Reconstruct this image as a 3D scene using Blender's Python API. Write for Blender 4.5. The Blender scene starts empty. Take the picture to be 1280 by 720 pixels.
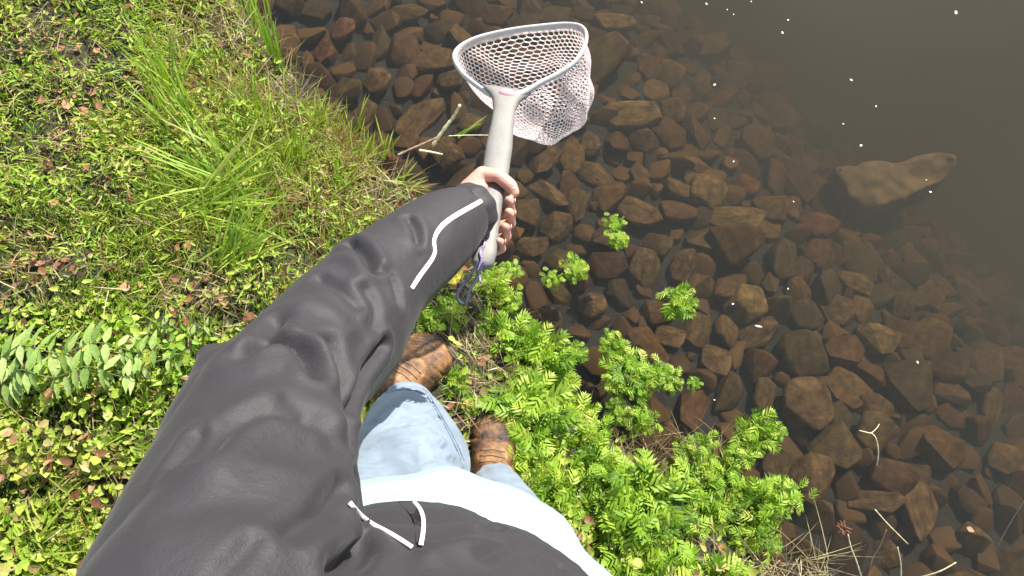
import bpy, bmesh, math, random
import numpy as np
from mathutils import Vector, Matrix, noise
from mathutils.bvhtree import BVHTree

S = bpy.context.scene
COL = S.collection
rnd = random.Random(7)
rng = np.random.default_rng(11)

# ------------------------------------------------------------------ camera
PITCH = math.radians(15)
CAM = Vector((0, 0, 1.6))
FPX = 880.0
FW = Vector((0, math.sin(PITCH), -math.cos(PITCH)))
UP = Vector((0, math.cos(PITCH), math.sin(PITCH)))
RT = Vector((1, 0, 0))
cd = bpy.data.cameras.new('camera')
cam = bpy.data.objects.new('camera', cd)
COL.objects.link(cam)
cam.location = CAM
cam.rotation_euler = (PITCH, 0, 0)
cd.sensor_width = 36
cd.lens = 36 * FPX / 1280
cd.clip_start = 0.02
cd.clip_end = 500
S.camera = cam

def ray(px, py):
    return FW + RT * ((px - 640) / FPX) - UP * ((py - 360) / FPX)
def P(px, py, d):
    return CAM + ray(px, py) * d
def G(px, py, z=0.0):
    r = ray(px, py)
    return CAM + r * ((z - CAM.z) / r.z)
def proj(p):
    v = Vector(p) - CAM
    d = v.dot(FW)
    return 640 + FPX * v.dot(RT) / d, 360 - FPX * v.dot(UP) / d

# ------------------------------------------------------------------ light
SUN_EL = math.radians(42)
SUN_AZ = math.radians(33)          # clockwise from +Y
w = bpy.data.worlds.new('World')
S.world = w
w.use_nodes = True
nt = w.node_tree
nt.nodes.clear()
sky = nt.nodes.new('ShaderNodeTexSky')
sky.sky_type = 'NISHITA'
sky.sun_disc = False
sky.sun_elevation = SUN_EL
sky.sun_rotation = SUN_AZ
bg = nt.nodes.new('ShaderNodeBackground')
bg.inputs['Strength'].default_value = 0.065
wo = nt.nodes.new('ShaderNodeOutputWorld')
# unseen cloud added for the pale sheen it reflects on the water
stc = nt.nodes.new('ShaderNodeTexCoord')
smap = nt.nodes.new('ShaderNodeMapping'); smap.inputs['Scale'].default_value = (1, 1, 1.8)
scn = nt.nodes.new('ShaderNodeTexNoise'); scn.inputs['Scale'].default_value = 1.9; scn.inputs['Detail'].default_value = 7; scn.inputs['Roughness'].default_value = 0.55
scr = nt.nodes.new('ShaderNodeMapRange'); scr.inputs['From Min'].default_value = 0.36; scr.inputs['From Max'].default_value = 0.6; scr.inputs['To Max'].default_value = 0.6
smx = nt.nodes.new('ShaderNodeMix'); smx.data_type = 'RGBA'; smx.inputs[7].default_value = (17.0, 18.5, 21.0, 1)
nt.links.new(stc.outputs['Generated'], smap.inputs[0]); nt.links.new(smap.outputs[0], scn.inputs['Vector'])
nt.links.new(scn.outputs[0], scr.inputs['Value']); # added cloud is kept low, so only the outer water reflects it
ssp = nt.nodes.new('ShaderNodeSeparateXYZ'); nt.links.new(stc.outputs['Generated'], ssp.inputs[0])
szr = nt.nodes.new('ShaderNodeMapRange'); szr.inputs['From Min'].default_value = 0.86; szr.inputs['From Max'].default_value = 0.6
nt.links.new(ssp.outputs['Z'], szr.inputs['Value'])
smu = nt.nodes.new('ShaderNodeMath'); smu.operation = 'MULTIPLY'
nt.links.new(scr.outputs[0], smu.inputs[0]); nt.links.new(szr.outputs[0], smu.inputs[1]); nt.links.new(smu.outputs[0], smx.inputs[0])
nt.links.new(sky.outputs[0], smx.inputs[6]); nt.links.new(smx.outputs[2], bg.inputs[0])
nt.links.new(bg.outputs[0], wo.inputs[0])
sd = bpy.data.lights.new('sun', 'SUN')
sd.energy = 5.0
sd.angle = math.radians(0.5)
sd.color = (1.0, 0.95, 0.87)
sun = bpy.data.objects.new('sun', sd)
COL.objects.link(sun)
tosun = Vector((math.sin(SUN_AZ) * math.cos(SUN_EL), math.cos(SUN_AZ) * math.cos(SUN_EL), math.sin(SUN_EL)))
sun.rotation_euler = tosun.to_track_quat('Z', 'Y').to_euler()
sun.location = tosun * 5
S.view_settings.view_transform = 'Standard'
S.view_settings.look = 'None'
S.view_settings.exposure = 1.15
S.view_settings.gamma = 1
S.render.engine = 'CYCLES'
S.cycles.use_denoising = True
S.cycles.max_bounces = 6
S.cycles.diffuse_bounces = 3
S.cycles.glossy_bounces = 2
S.cycles.transmission_bounces = 4
S.cycles.transparent_max_bounces = 8
S.cycles.volume_bounces = 1
S.cycles.caustics_reflective = False
S.cycles.caustics_refractive = False
S.cycles.sample_clamp_indirect = 4

# ------------------------------------------------------------------ helpers
def tag(o, label=None, cat=None, group=None, kind=None):
    if label: o['label'] = label
    if cat: o['category'] = cat
    if group: o['group'] = group
    if kind: o['kind'] = kind
    return o

def link(name, me, mat=None, parent=None, smooth=True):
    o = bpy.data.objects.new(name, me)
    COL.objects.link(o)
    if mat is not None and len(me.materials) == 0:
        me.materials.append(mat)
    if smooth and len(me.polygons):
        me.polygons.foreach_set('use_smooth', np.ones(len(me.polygons), dtype=bool))
    if parent is not None:
        o.parent = parent
        o.matrix_parent_inverse = Matrix.Identity(4)
        if parent.location.length > 0 or parent.rotation_euler.to_quaternion().angle > 1e-6:
            o.matrix_parent_inverse = parent.matrix_basis.inverted()
    return o

def empty(name, loc=(0, 0, 0)):
    o = bpy.data.objects.new(name, None)
    COL.objects.link(o)
    o.location = loc
    o.empty_display_size = 0.05
    return o

def mesh_np(name, verts, facegroups, tint=None):
    """facegroups: list of (M,k) int arrays; tint: per-face values in the same order."""
    me = bpy.data.meshes.new(name)
    verts = np.asarray(verts, dtype=np.float32)
    me.vertices.add(len(verts))
    me.vertices.foreach_set('co', verts.ravel())
    loops = np.concatenate([f.ravel() for f in facegroups]).astype(np.int32)
    counts = np.concatenate([np.full(len(f), f.shape[1]) for f in facegroups]).astype(np.int32)
    starts = np.concatenate([[0], np.cumsum(counts)[:-1]]).astype(np.int32)
    me.loops.add(len(loops))
    me.loops.foreach_set('vertex_index', loops)
    me.polygons.add(len(counts))
    me.polygons.foreach_set('loop_start', starts)
    me.polygons.foreach_set('loop_total', counts)
    if tint is not None:
        a = me.attributes.new('tint', 'FLOAT', 'FACE')
        a.data.foreach_set('value', np.asarray(tint, dtype=np.float32))
    me.update(calc_edges=True)
    return me

def bm_mesh(name, bm):
    me = bpy.data.meshes.new(name)
    bm.normal_update()
    bm.to_mesh(me)
    bm.free()
    return me

def frames(pts):
    """parallel-transport frames along a polyline"""
    pts = [Vector(p) for p in pts]
    n = len(pts)
    T = []
    for i in range(n):
        a = pts[max(i - 1, 0)]; b = pts[min(i + 1, n - 1)]
        T.append((b - a).normalized())
    ref = Vector((0, 0, 1)) if abs(T[0].z) < 0.9 else Vector((0, 1, 0))
    N = [(ref - T[0] * ref.dot(T[0])).normalized()]
    for i in range(1, n):
        v = N[-1] - T[i] * N[-1].dot(T[i])
        N.append(v.normalized())
    return pts, T, N

def add_tube(bm, pts, radii, seg=8, cap=True, flat=1.0, normal=None):
    """tube; with `normal` the ring is flattened along that direction by `flat`"""
    pts, T, N = frames(pts)
    rings = []
    for i, p in enumerate(pts):
        r = radii[i] if hasattr(radii, '__len__') else radii
        if normal is not None:
            nn = Vector(normal); nn = (nn - T[i] * nn.dot(T[i])).normalized()
        else:
            nn = N[i]
        bb = T[i].cross(nn)
        ring = []
        for k in range(seg):
            a = 2 * math.pi * k / seg
            ring.append(bm.verts.new(p + bb * (math.cos(a) * r) + nn * (math.sin(a) * r * flat)))
        rings.append(ring)
    for i in range(len(rings) - 1):
        for k in range(seg):
            k2 = (k + 1) % seg
            bm.faces.new((rings[i][k], rings[i][k2], rings[i + 1][k2], rings[i + 1][k]))
    if cap:
        bm.faces.new(list(reversed(rings[0])))
        bm.faces.new(rings[-1])
    return rings

def catmull(pts, n=8, closed=False):
    pts = [Vector(p) for p in pts]
    out = []
    m = len(pts)
    for i in range(m if closed else m - 1):
        if closed:
            p0, p1, p2, p3 = pts[i - 1], pts[i], pts[(i + 1) % m], pts[(i + 2) % m]
        else:
            p0 = pts[max(i - 1, 0)]; p1 = pts[i]; p2 = pts[i + 1]; p3 = pts[min(i + 2, m - 1)]
        for k in range(n):
            t = k / n
            out.append(0.5 * ((2 * p1) + (-p0 + p2) * t + (2 * p0 - 5 * p1 + 4 * p2 - p3) * t * t + (-p0 + 3 * p1 - 3 * p2 + p3) * t ** 3))
    if not closed:
        out.append(pts[-1])
    return out

def resample(vals, n):
    """linear resample of scalar list to length n"""
    return list(np.interp(np.linspace(0, len(vals) - 1, n), range(len(vals)), vals))

def ball(bm, c, r, sub=2):
    m = Matrix.Translation(Vector(c))
    if hasattr(r, '__len__'):
        m = m @ Matrix.Diagonal((r[0], r[1], r[2], 1))
    else:
        m = m @ Matrix.Scale(r, 4)
    bmesh.ops.create_icosphere(bm, subdivisions=sub, radius=1, matrix=m)

def chain(bm, pts, radii, seg=14):
    add_tube(bm, pts, radii, seg)
    for p, r in zip(pts, radii):
        ball(bm, p, r * 0.995)

def remeshed(bm, voxel, smooth=4, factor=0.5, adapt=0):
    me = bm_mesh('tmp', bm)
    o = bpy.data.objects.new('tmp', me)
    COL.objects.link(o)
    m = o.modifiers.new('r', 'REMESH'); m.mode = 'VOXEL'; m.voxel_size = voxel; m.adaptivity = adapt
    if smooth:
        s = o.modifiers.new('s', 'SMOOTH'); s.iterations = smooth; s.factor = factor
    dg = bpy.context.evaluated_depsgraph_get()
    out = bpy.data.meshes.new_from_object(o.evaluated_get(dg))
    bpy.data.objects.remove(o)
    bpy.data.meshes.remove(me)
    return out

def get_co(me):
    a = np.empty(len(me.vertices) * 3, dtype=np.float32)
    me.vertices.foreach_get('co', a)
    return a.reshape(-1, 3).astype(np.float64)
def get_no(me):
    a = np.empty(len(me.vertices) * 3, dtype=np.float32)
    me.vertices.foreach_get('normal', a)
    return a.reshape(-1, 3).astype(np.float64)
def set_co(me, co):
    me.vertices.foreach_set('co', co.astype(np.float32).ravel())
    me.update()

# cheap vectorised value noise
_perm = np.random.default_rng(3).random((64, 64, 64))
def vnoise(p, scale=1.0, seed=0.0):
    q = np.asarray(p, dtype=np.float64) * scale + seed * 17.31 + 1000
    i = np.floor(q).astype(int); f = q - i
    f = f * f * (3 - 2 * f)
    def g(a, b, c):
        return _perm[(i[..., 0] + a) & 63, (i[..., 1] + b) & 63, (i[..., 2] + c) & 63]
    x, y, z = f[..., 0], f[..., 1], f[..., 2]
    c00 = g(0,0,0)*(1-x)+g(1,0,0)*x; c10 = g(0,1,0)*(1-x)+g(1,1,0)*x
    c01 = g(0,0,1)*(1-x)+g(1,0,1)*x; c11 = g(0,1,1)*(1-x)+g(1,1,1)*x
    return (c00*(1-y)+c10*y)*(1-z)+(c01*(1-y)+c11*y)*z

def vnoise2(x, y, scale=1.0, seed=0.0):
    return vnoise(np.stack([x, y, np.full_like(x, seed * 3.7)], -1), scale, seed)

# ------------------------------------------------------------------ materials
def M(name, rough=0.7, color=(0.5, 0.5, 0.5)):
    m = bpy.data.materials.new(name)
    m.use_nodes = True
    b = m.node_tree.nodes['Principled BSDF']
    b.inputs['Base Color'].default_value = (*color, 1)
    b.inputs['Roughness'].default_value = rough
    return m, m.node_tree, b

def N(t, kind, **kw):
    n = t.nodes.new(kind)
    for k, v in kw.items():
        if k in n.inputs: n.inputs[k].default_value = v
        else: setattr(n, k, v)
    return n

def ramp(t, stops, src=None):
    r = t.nodes.new('ShaderNodeValToRGB')
    e = r.color_ramp.elements
    while len(e) > 2: e.remove(e[-1])
    e[0].position, e[0].color = stops[0][0], (*stops[0][1], 1)
    e[1].position, e[1].color = stops[1][0], (*stops[1][1], 1)
    for p, c in stops[2:]:
        x = e.new(p); x.color = (*c, 1)
    if src is not None: t.links.new(src, r.inputs[0])
    return r

def bump(t, b, src, dist=0.002, strength=1.0):
    n = t.nodes.new('ShaderNodeBump')
    n.inputs['Distance'].default_value = dist
    n.inputs['Strength'].default_value = strength
    t.links.new(src, n.inputs['Height'])
    t.links.new(n.outputs[0], b.inputs['Normal'])
    return n

def noise_mat(name, stops, scale=10, detail=6, rough=0.8, bdist=0.002, bscale=None, coords='Object', metallic=0):
    m, t, b = M(name, rough)
    tc = N(t, 'ShaderNodeTexCoord')
    n = N(t, 'ShaderNodeTexNoise', Scale=scale, Detail=detail, Roughness=0.6)
    t.links.new(tc.outputs[coords], n.inputs['Vector'])
    r = ramp(t, stops, n.outputs[0])
    t.links.new(r.outputs[0], b.inputs['Base Color'])
    if bdist:
        n2 = N(t, 'ShaderNodeTexNoise', Scale=bscale or scale * 3, Detail=8, Roughness=0.65)
        t.links.new(tc.outputs[coords], n2.inputs['Vector'])
        bump(t, b, n2.outputs[0], bdist)
    return m

def leaf_mat(name, stops, trans=0.35, rough=0.5, rand=0.0):
    """two sided plant material; colour from the per-leaf tint"""
    m, t, b = M(name, rough)
    at = N(t, 'ShaderNodeAttribute', attribute_name='tint')
    oi = N(t, 'ShaderNodeObjectInfo')
    src = at.outputs['Fac']
    if rand:
        ma = N(t, 'ShaderNodeMath', operation='MULTIPLY_ADD')
        ma.inputs[1].default_value = rand
        t.links.new(oi.outputs['Random'], ma.inputs[0])
        t.links.new(at.outputs['Fac'], ma.inputs[2])
        src = ma.outputs[0]
    r = ramp(t, stops, src)
    tc = N(t, 'ShaderNodeTexCoord')
    nz = N(t, 'ShaderNodeTexNoise', Scale=220, Detail=3)
    t.links.new(tc.outputs['Object'], nz.inputs['Vector'])
    mx = N(t, 'ShaderNodeMix', data_type='RGBA', blend_type='MULTIPLY')
    mx.inputs[0].default_value = 0.55
    r2 = ramp(t, [(0.3, (0.55, 0.55, 0.55)), (0.7, (1.25, 1.25, 1.2))], nz.outputs[0])
    t.links.new(r.outputs[0], mx.inputs[6]); t.links.new(r2.outputs[0], mx.inputs[7])
    t.links.new(mx.outputs[2], b.inputs['Base Color'])
    b.inputs['Specular IOR Level'].default_value = 0.35
    tr = N(t, 'ShaderNodeBsdfTranslucent')
    hs = N(t, 'ShaderNodeHueSaturation', Saturation=1.15, Value=1.3)
    t.links.new(mx.outputs[2], hs.inputs['Color'])
    t.links.new(hs.outputs[0], tr.inputs[0])
    ms = N(t, 'ShaderNodeMixShader'); ms.inputs[0].default_value = trans
    t.links.new(b.outputs[0], ms.inputs[1]); t.links.new(tr.outputs[0], ms.inputs[2])
    t.links.new(ms.outputs[0], t.nodes['Material Output'].inputs[0])
    return m

MAT = {}
GREENS = [(0.0, (0.02, 0.045, 0.008)), (0.25, (0.075, 0.17, 0.014)), (0.5, (0.20, 0.345, 0.028)),
          (0.72, (0.37, 0.46, 0.065)), (0.86, (0.36, 0.35, 0.10)), (0.93, (0.38, 0.25, 0.12)), (1.0, (0.22, 0.1, 0.05))]
MAT['grass'] = leaf_mat('grass_blades', GREENS, 0.35)
MAT['leaves'] = leaf_mat('ground_leaves', GREENS, 0.3)
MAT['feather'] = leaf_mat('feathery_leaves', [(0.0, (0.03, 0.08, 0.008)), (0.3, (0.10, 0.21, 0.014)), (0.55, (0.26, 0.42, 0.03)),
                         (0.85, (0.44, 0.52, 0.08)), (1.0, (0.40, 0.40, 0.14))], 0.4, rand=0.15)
MAT['sage'] = leaf_mat('pale_broad_leaves', [(0.0, (0.10, 0.2, 0.03)), (0.5, (0.28, 0.40, 0.10)), (1.0, (0.42, 0.48, 0.19))], 0.3, 0.6)
MAT['straw'] = leaf_mat('dry_straw', [(0.0, (0.09, 0.06, 0.03)), (0.4, (0.2, 0.15, 0.07)), (0.75, (0.36, 0.29, 0.15)), (1.0, (0.50, 0.44, 0.27))], 0.15, 0.7)
MAT['dead'] = leaf_mat('dead_leaves', [(0.0, (0.12, 0.05, 0.025)), (0.5, (0.28, 0.12, 0.06)), (1.0, (0.45, 0.25, 0.14))], 0.1, 0.7)
MAT['stem'] = noise_mat('green_stems', [(0.3, (0.06, 0.1, 0.02)), (0.7, (0.13, 0.17, 0.05))], 60, bdist=0.0)
MAT['twig'] = noise_mat('twig_bark', [(0.3, (0.16, 0.09, 0.055)), (0.7, (0.36, 0.25, 0.17))], 90, bdist=0.0006)
MAT['pale_twig'] = noise_mat('peeled_pale_twig', [(0.3, (0.5, 0.42, 0.22)), (0.7, (0.75, 0.68, 0.42))], 90, bdist=0.0006)
MAT['fleck'] = noise_mat('white_glint', [(0.3, (0.7, 0.7, 0.66)), (0.7, (0.85, 0.85, 0.82))], 90, bdist=0)  # white colour that paints the sun glints on the water
def soil_mat():
    m = noise_mat('damp_soil', [(0.3, (0.016, 0.011, 0.007)), (0.55, (0.04, 0.028, 0.017)), (0.8, (0.10, 0.07, 0.043))], 14, 9, 0.9, 0.012, 40)
    t = m.node_tree; b = t.nodes['Principled BSDF']
    src = b.inputs['Base Color'].links[0].from_socket
    tc = N(t, 'ShaderNodeTexCoord'); sp = N(t, 'ShaderNodeSeparateXYZ'); t.links.new(tc.outputs['Object'], sp.inputs[0])
    mr = N(t, 'ShaderNodeMapRange'); mr.inputs['From Min'].default_value = -0.06; mr.inputs['From Max'].default_value = 0.0
    t.links.new(sp.outputs['Z'], mr.inputs['Value'])
    ns = N(t, 'ShaderNodeTexNoise', Scale=9, Detail=6); t.links.new(tc.outputs['Object'], ns.inputs['Vector'])
    mf = N(t, 'ShaderNodeMapRange'); mf.inputs['From Min'].default_value = 0.42; mf.inputs['From Max'].default_value = 0.58; t.links.new(ns.outputs[0], mf.inputs['Value'])
    mo = N(t, 'ShaderNodeMix', data_type='RGBA'); mo.inputs[7].default_value = (0.028, 0.042, 0.011, 1)
    t.links.new(mf.outputs[0], mo.inputs[0]); t.links.new(src, mo.inputs[6]); src = mo.outputs[2]
    mx = N(t, 'ShaderNodeMix', data_type='RGBA'); mx.inputs[6].default_value = (0.005, 0.004, 0.003, 1)
    t.links.new(mr.outputs[0], mx.inputs[0]); t.links.new(src, mx.inputs[7]); t.links.new(mx.outputs[2], b.inputs['Base Color'])
    return m
MAT['soil'] = soil_mat()


# stone
def stone_mat():
    m, t, b = M('submerged_stone', 0.75)
    tc = N(t, 'ShaderNodeTexCoord'); oi = N(t, 'ShaderNodeObjectInfo')
    ad = N(t, 'ShaderNodeVectorMath', operation='ADD')
    t.links.new(tc.outputs['Object'], ad.inputs[0])
    t.links.new(oi.outputs['Location'], ad.inputs[1])
    n = N(t, 'ShaderNodeTexNoise', Scale=3.0, Detail=8, Roughness=0.62)
    t.links.new(ad.outputs[0], n.inputs['Vector'])
    a = ramp(t, [(0.0, (0.23, 0.12, 0.055)), (0.2, (0.27, 0.17, 0.075)), (0.4, (0.15, 0.12, 0.06)), (0.6, (0.36, 0.25, 0.115)), (0.75, (0.17, 0.14, 0.068)), (0.88, (0.12, 0.075, 0.04)), (1.0, (0.30, 0.16, 0.075))], oi.outputs['Random'])
    r = ramp(t, [(0.3, (0.07, 0.06, 0.038)), (0.5, (0.17, 0.14, 0.09)), (0.72, (0.31, 0.25, 0.155))], n.outputs[0])
    mx = N(t, 'ShaderNodeMix', data_type='RGBA', blend_type='MULTIPLY'); mx.inputs[0].default_value = 1
    t.links.new(a.outputs[0], mx.inputs[6]); t.links.new(r.outputs[0], mx.inputs[7])
    t.links.new(mx.outputs[2], b.inputs['Base Color'])
    n2 = N(t, 'ShaderNodeTexNoise', Scale=7, Detail=10, Roughness=0.7)
    t.links.new(ad.outputs[0], n2.inputs['Vector'])
    bump(t, b, n2.outputs[0], 0.004, 0.6)
    b.inputs['Specular IOR Level'].default_value = 0.15
    return m
MAT['stone'] = stone_mat()
def plain_variant(name, cols):
    m = noise_mat(name, cols, 2.4, 9, 0.85, 0.005, 6)
    m.node_tree.nodes['Principled BSDF'].inputs['Specular IOR Level'].default_value = 0.08
    return m
MAT['ochre'] = plain_variant('ochre_stone', [(0.3, (0.03, 0.02, 0.009)), (0.55, (0.10, 0.066, 0.026)), (0.75, (0.17, 0.11, 0.045))])
MAT['red_stone'] = plain_variant('reddish_stone', [(0.3, (0.025, 0.012, 0.006)), (0.55, (0.07, 0.032, 0.015)), (0.75, (0.12, 0.058, 0.027))])
MAT['tan_stone'] = plain_variant('tan_stone', [(0.3, (0.022, 0.014, 0.007)), (0.55, (0.068, 0.042, 0.019)), (0.75, (0.12, 0.076, 0.035))])

MAT['slab'] = noise_mat('ochre_slab', [(0.3, (0.035, 0.023, 0.009)), (0.5, (0.075, 0.049, 0.019)), (0.7, (0.12, 0.077, 0.031))], 18, 8, 0.8, 0.003, 60)
# water
def water_mat():
    m = bpy.data.materials.new('lake_water'); m.use_nodes = True
    t = m.node_tree; t.nodes.clear()
    out = N(t, 'ShaderNodeOutputMaterial')
    tr = N(t, 'ShaderNodeBsdfTransparent'); tr.inputs[0].default_value = (1, 1, 1, 1)
    gl = N(t, 'ShaderNodeBsdfGlossy'); gl.inputs['Roughness'].default_value = 0.03
    # reflectance of still water (Schlick), the same from above and below
    ge = N(t, 'ShaderNodeNewGeometry')
    dt = N(t, 'ShaderNodeVectorMath', operation='DOT_PRODUCT')
    t.links.new(ge.outputs['Normal'], dt.inputs[0]); t.links.new(ge.outputs['Incoming'], dt.inputs[1])
    def mt(op, a, b=None):
        n = N(t, 'ShaderNodeMath', operation=op)
        for i, q in enumerate((a, b)):
            if q is None: continue
            if isinstance(q, (int, float)): n.inputs[i].default_value = q
            else: t.links.new(q, n.inputs[i])
        return n.outputs[0]
    fres = mt('ADD', mt('MULTIPLY', mt('POWER', mt('SUBTRACT', 1.0, mt('ABSOLUTE', dt.outputs['Value'])), 5.0), 0.98), 0.021)
    mx = N(t, 'ShaderNodeMixShader')
    tc = N(t, 'ShaderNodeTexCoord')
    n = N(t, 'ShaderNodeTexNoise', Scale=4.0, Detail=2, Roughness=0.45)
    t.links.new(tc.outputs['Object'], n.inputs['Vector'])
    bp = N(t, 'ShaderNodeBump', Distance=0.0022, Strength=1.0)
    t.links.new(n.outputs[0], bp.inputs['Height'])
    t.links.new(bp.outputs[0], gl.inputs['Normal'])
    t.links.new(fres, mx.inputs[0]); t.links.new(tr.outputs[0], mx.inputs[1]); t.links.new(gl.outputs[0], mx.inputs[2])
    t.links.new(mx.outputs[0], out.inputs[0])
    sc = N(t, 'ShaderNodeVolumeScatter', Density=0.36); sc.inputs[0].default_value = (0.50, 0.55, 0.52, 1)
    ab = N(t, 'ShaderNodeVolumeAbsorption', Density=2.0); ab.inputs[0].default_value = (0.52, 0.40, 0.14, 1)
    av = N(t, 'ShaderNodeAddShader')
    t.links.new(sc.outputs[0], av.inputs[0]); t.links.new(ab.outputs[0], av.inputs[1])
    t.links.new(av.outputs[0], out.inputs[1])
    return m
MAT['water'] = water_mat()

def cloth_mat(name, col, rough=0.75, weave=900, sheen=0.15, bd=0.0004, var=0.25, vscale=12, crinkle=0, cr_d=0.002, spec=0.3):
    m, t, b = M(name, rough, col)
    tc = N(t, 'ShaderNodeTexCoord')
    n = N(t, 'ShaderNodeTexNoise', Scale=vscale, Detail=7, Roughness=0.65)
    t.links.new(tc.outputs['Object'], n.inputs['Vector'])
    r = ramp(t, [(0.3, tuple(c * (1 - var) for c in col)), (0.7, tuple(min(1, c * (1 + var)) for c in col))], n.outputs[0])
    t.links.new(r.outputs[0], b.inputs['Base Color'])
    n2 = N(t, 'ShaderNodeTexNoise', Scale=weave, Detail=2)
    n3 = N(t, 'ShaderNodeTexNoise', Scale=45, Detail=5, Roughness=0.6)
    t.links.new(tc.outputs['Object'], n2.inputs['Vector']); t.links.new(tc.outputs['Object'], n3.inputs['Vector'])
    ad = N(t, 'ShaderNodeMath', operation='MULTIPLY_ADD'); ad.inputs[1].default_value = 0.15
    t.links.new(n2.outputs[0], ad.inputs[0]); t.links.new(n3.outputs[0], ad.inputs[2])
    bump(t, b, ad.outputs[0], bd * 6)
    b.inputs['Sheen Weight'].default_value = sheen
    b.inputs['Specular IOR Level'].default_value = spec
    if crinkle:
        n4 = N(t, 'ShaderNodeTexNoise', Scale=crinkle, Detail=4, Roughness=0.5, Distortion=1.2)
        n4.noise_type = 'RIDGED_MULTIFRACTAL'
        t.links.new(tc.outputs['Object'], n4.inputs['Vector'])
        b2 = N(t, 'ShaderNodeBump', Distance=cr_d, Strength=1.0)
        t.links.new(n4.outputs[0], b2.inputs['Height'])
        t.links.new(b.inputs['Normal'].links[0].from_socket, b2.inputs['Normal'])
        t.links.new(b2.outputs[0], b.inputs['Normal'])
    return m
MAT['jacket'] = cloth_mat('charcoal_nylon', (0.0265, 0.024, 0.027), 0.6, sheen=0.05, bd=0.0003, var=0.08, crinkle=5, cr_d=0.0022)
MAT['lining'] = cloth_mat('black_lining', (0.012, 0.011, 0.013), 0.8, var=0.1)
MAT['piping'] = cloth_mat('white_piping', (0.75, 0.75, 0.73), 0.6, var=0.05)
MAT['jeans'] = cloth_mat('light_blue_denim', (0.175, 0.225, 0.28), 0.85, weave=1500, bd=0.0006, var=0.3, vscale=11, crinkle=22, cr_d=0.004)
MAT['shirt'] = cloth_mat('pale_aqua_shirt', (0.33, 0.48, 0.475), 0.8, var=0.03)
MAT['boot'] = noise_mat('tan_muddy_leather', [(0.34, (0.025, 0.014, 0.008)), (0.47, (0.10, 0.046, 0.018)), (0.58, (0.2, 0.095, 0.032)), (0.72, (0.36, 0.22, 0.10))], 34, 8, 0.6, 0.004, 70)
MAT['sole'] = noise_mat('dark_rubber_sole', [(0.3, (0.02, 0.015, 0.012)), (0.7, (0.08, 0.055, 0.04))], 50, bdist=0.002)
MAT['lace'] = noise_mat('brown_laces', [(0.3, (0.14, 0.08, 0.04)), (0.7, (0.28, 0.17, 0.08))], 150, bdist=0)
MAT['grip'] = noise_mat('pale_grey_composite', [(0.3, (0.145, 0.137, 0.125)), (0.7, (0.2, 0.19, 0.173))], 18, 5, 0.55, 0.0006, 200)
MAT['rim'] = noise_mat('pale_rim', [(0.3, (0.38, 0.37, 0.36)), (0.7, (0.5, 0.49, 0.47))], 18, 5, 0.4, 0.0004, 200)
MAT['rubber'] = leaf_mat('milky_rubber_mesh', [(0.0, (0.86, 0.80, 0.80)), (1.0, (0.9, 0.86, 0.86))], 0.5, 0.4)
MAT['pink'] = noise_mat('pink_badge', [(0.3, (0.75, 0.22, 0.26)), (0.7, (0.85, 0.38, 0.4))], 120, bdist=0, rough=0.4)
MAT['cord'] = noise_mat('violet_cord', [(0.35, (0.10, 0.04, 0.16)), (0.65, (0.5, 0.38, 0.62))], 260, bdist=0.0004)
MAT['darkcord'] = noise_mat('navy_cord', [(0.3, (0.01, 0.012, 0.03)), (0.7, (0.04, 0.05, 0.1))], 200, bdist=0)
MAT['yellow'] = noise_mat('yellow_leaf', [(0.3, (0.6, 0.45, 0.03)), (0.7, (0.75, 0.66, 0.08))], 90, bdist=0)

def skin_mat():
    m, t, b = M('skin', 0.5)
    tc = N(t, 'ShaderNodeTexCoord')
    n = N(t, 'ShaderNodeTexNoise', Scale=55, Detail=6)
    t.links.new(tc.outputs['Object'], n.inputs['Vector'])
    r = ramp(t, [(0.3, (0.44, 0.20, 0.145)), (0.7, (0.60, 0.34, 0.26))], n.outputs[0])
    t.links.new(r.outputs[0], b.inputs['Base Color'])
    b.inputs['Subsurface Weight'].default_value = 0.15
    b.inputs['Subsurface Radius'].default_value = (0.01, 0.004, 0.002)
    n2 = N(t, 'ShaderNodeTexNoise', Scale=400, Detail=4)
    t.links.new(tc.outputs['Object'], n2.inputs['Vector'])
    bump(t, b, n2.outputs[0], 0.0008)
    return m
MAT['skin'] = skin_mat()
MAT['nail'] = noise_mat('fingernail', [(0.3, (0.62, 0.38, 0.32)), (0.7, (0.7, 0.46, 0.4))], 90, bdist=0, rough=0.3)
MAT['denim_thread'] = noise_mat('dark_denim_thread', [(0.3, (0.06, 0.09, 0.13)), (0.7, (0.10, 0.13, 0.18))], 90, bdist=0)
MAT['hair'] = noise_mat('brown_hair', [(0.3, (0.03, 0.018, 0.01)), (0.7, (0.08, 0.05, 0.03))], 60, bdist=0.002)
MAT['eye'] = noise_mat('eye_white', [(0.3, (0.8, 0.8, 0.8)), (0.7, (0.85, 0.85, 0.85))], 5, bdist=0, rough=0.2)

# ------------------------------------------------------------------ terrain
SHORE_PX = [(255, -160), (285, -60), (305, 0), (345, 60), (395, 130), (455, 190), (520, 238), (562, 298), (595, 350), (625, 400),
            (665, 450), (720, 510), (790, 560), (860, 620), (930, 680), (985, 740), (1060, 830)]
SH = np.array([[G(x, y).x, G(x, y).y] for x, y in SHORE_PX])
d0 = SH[0] - SH[1]; d1 = SH[-1] - SH[-2]
SH = np.vstack([SH[0] + d0 / np.linalg.norm(d0) * 30, SH, SH[-1] + d1 / np.linalg.norm(d1) * 30])

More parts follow.
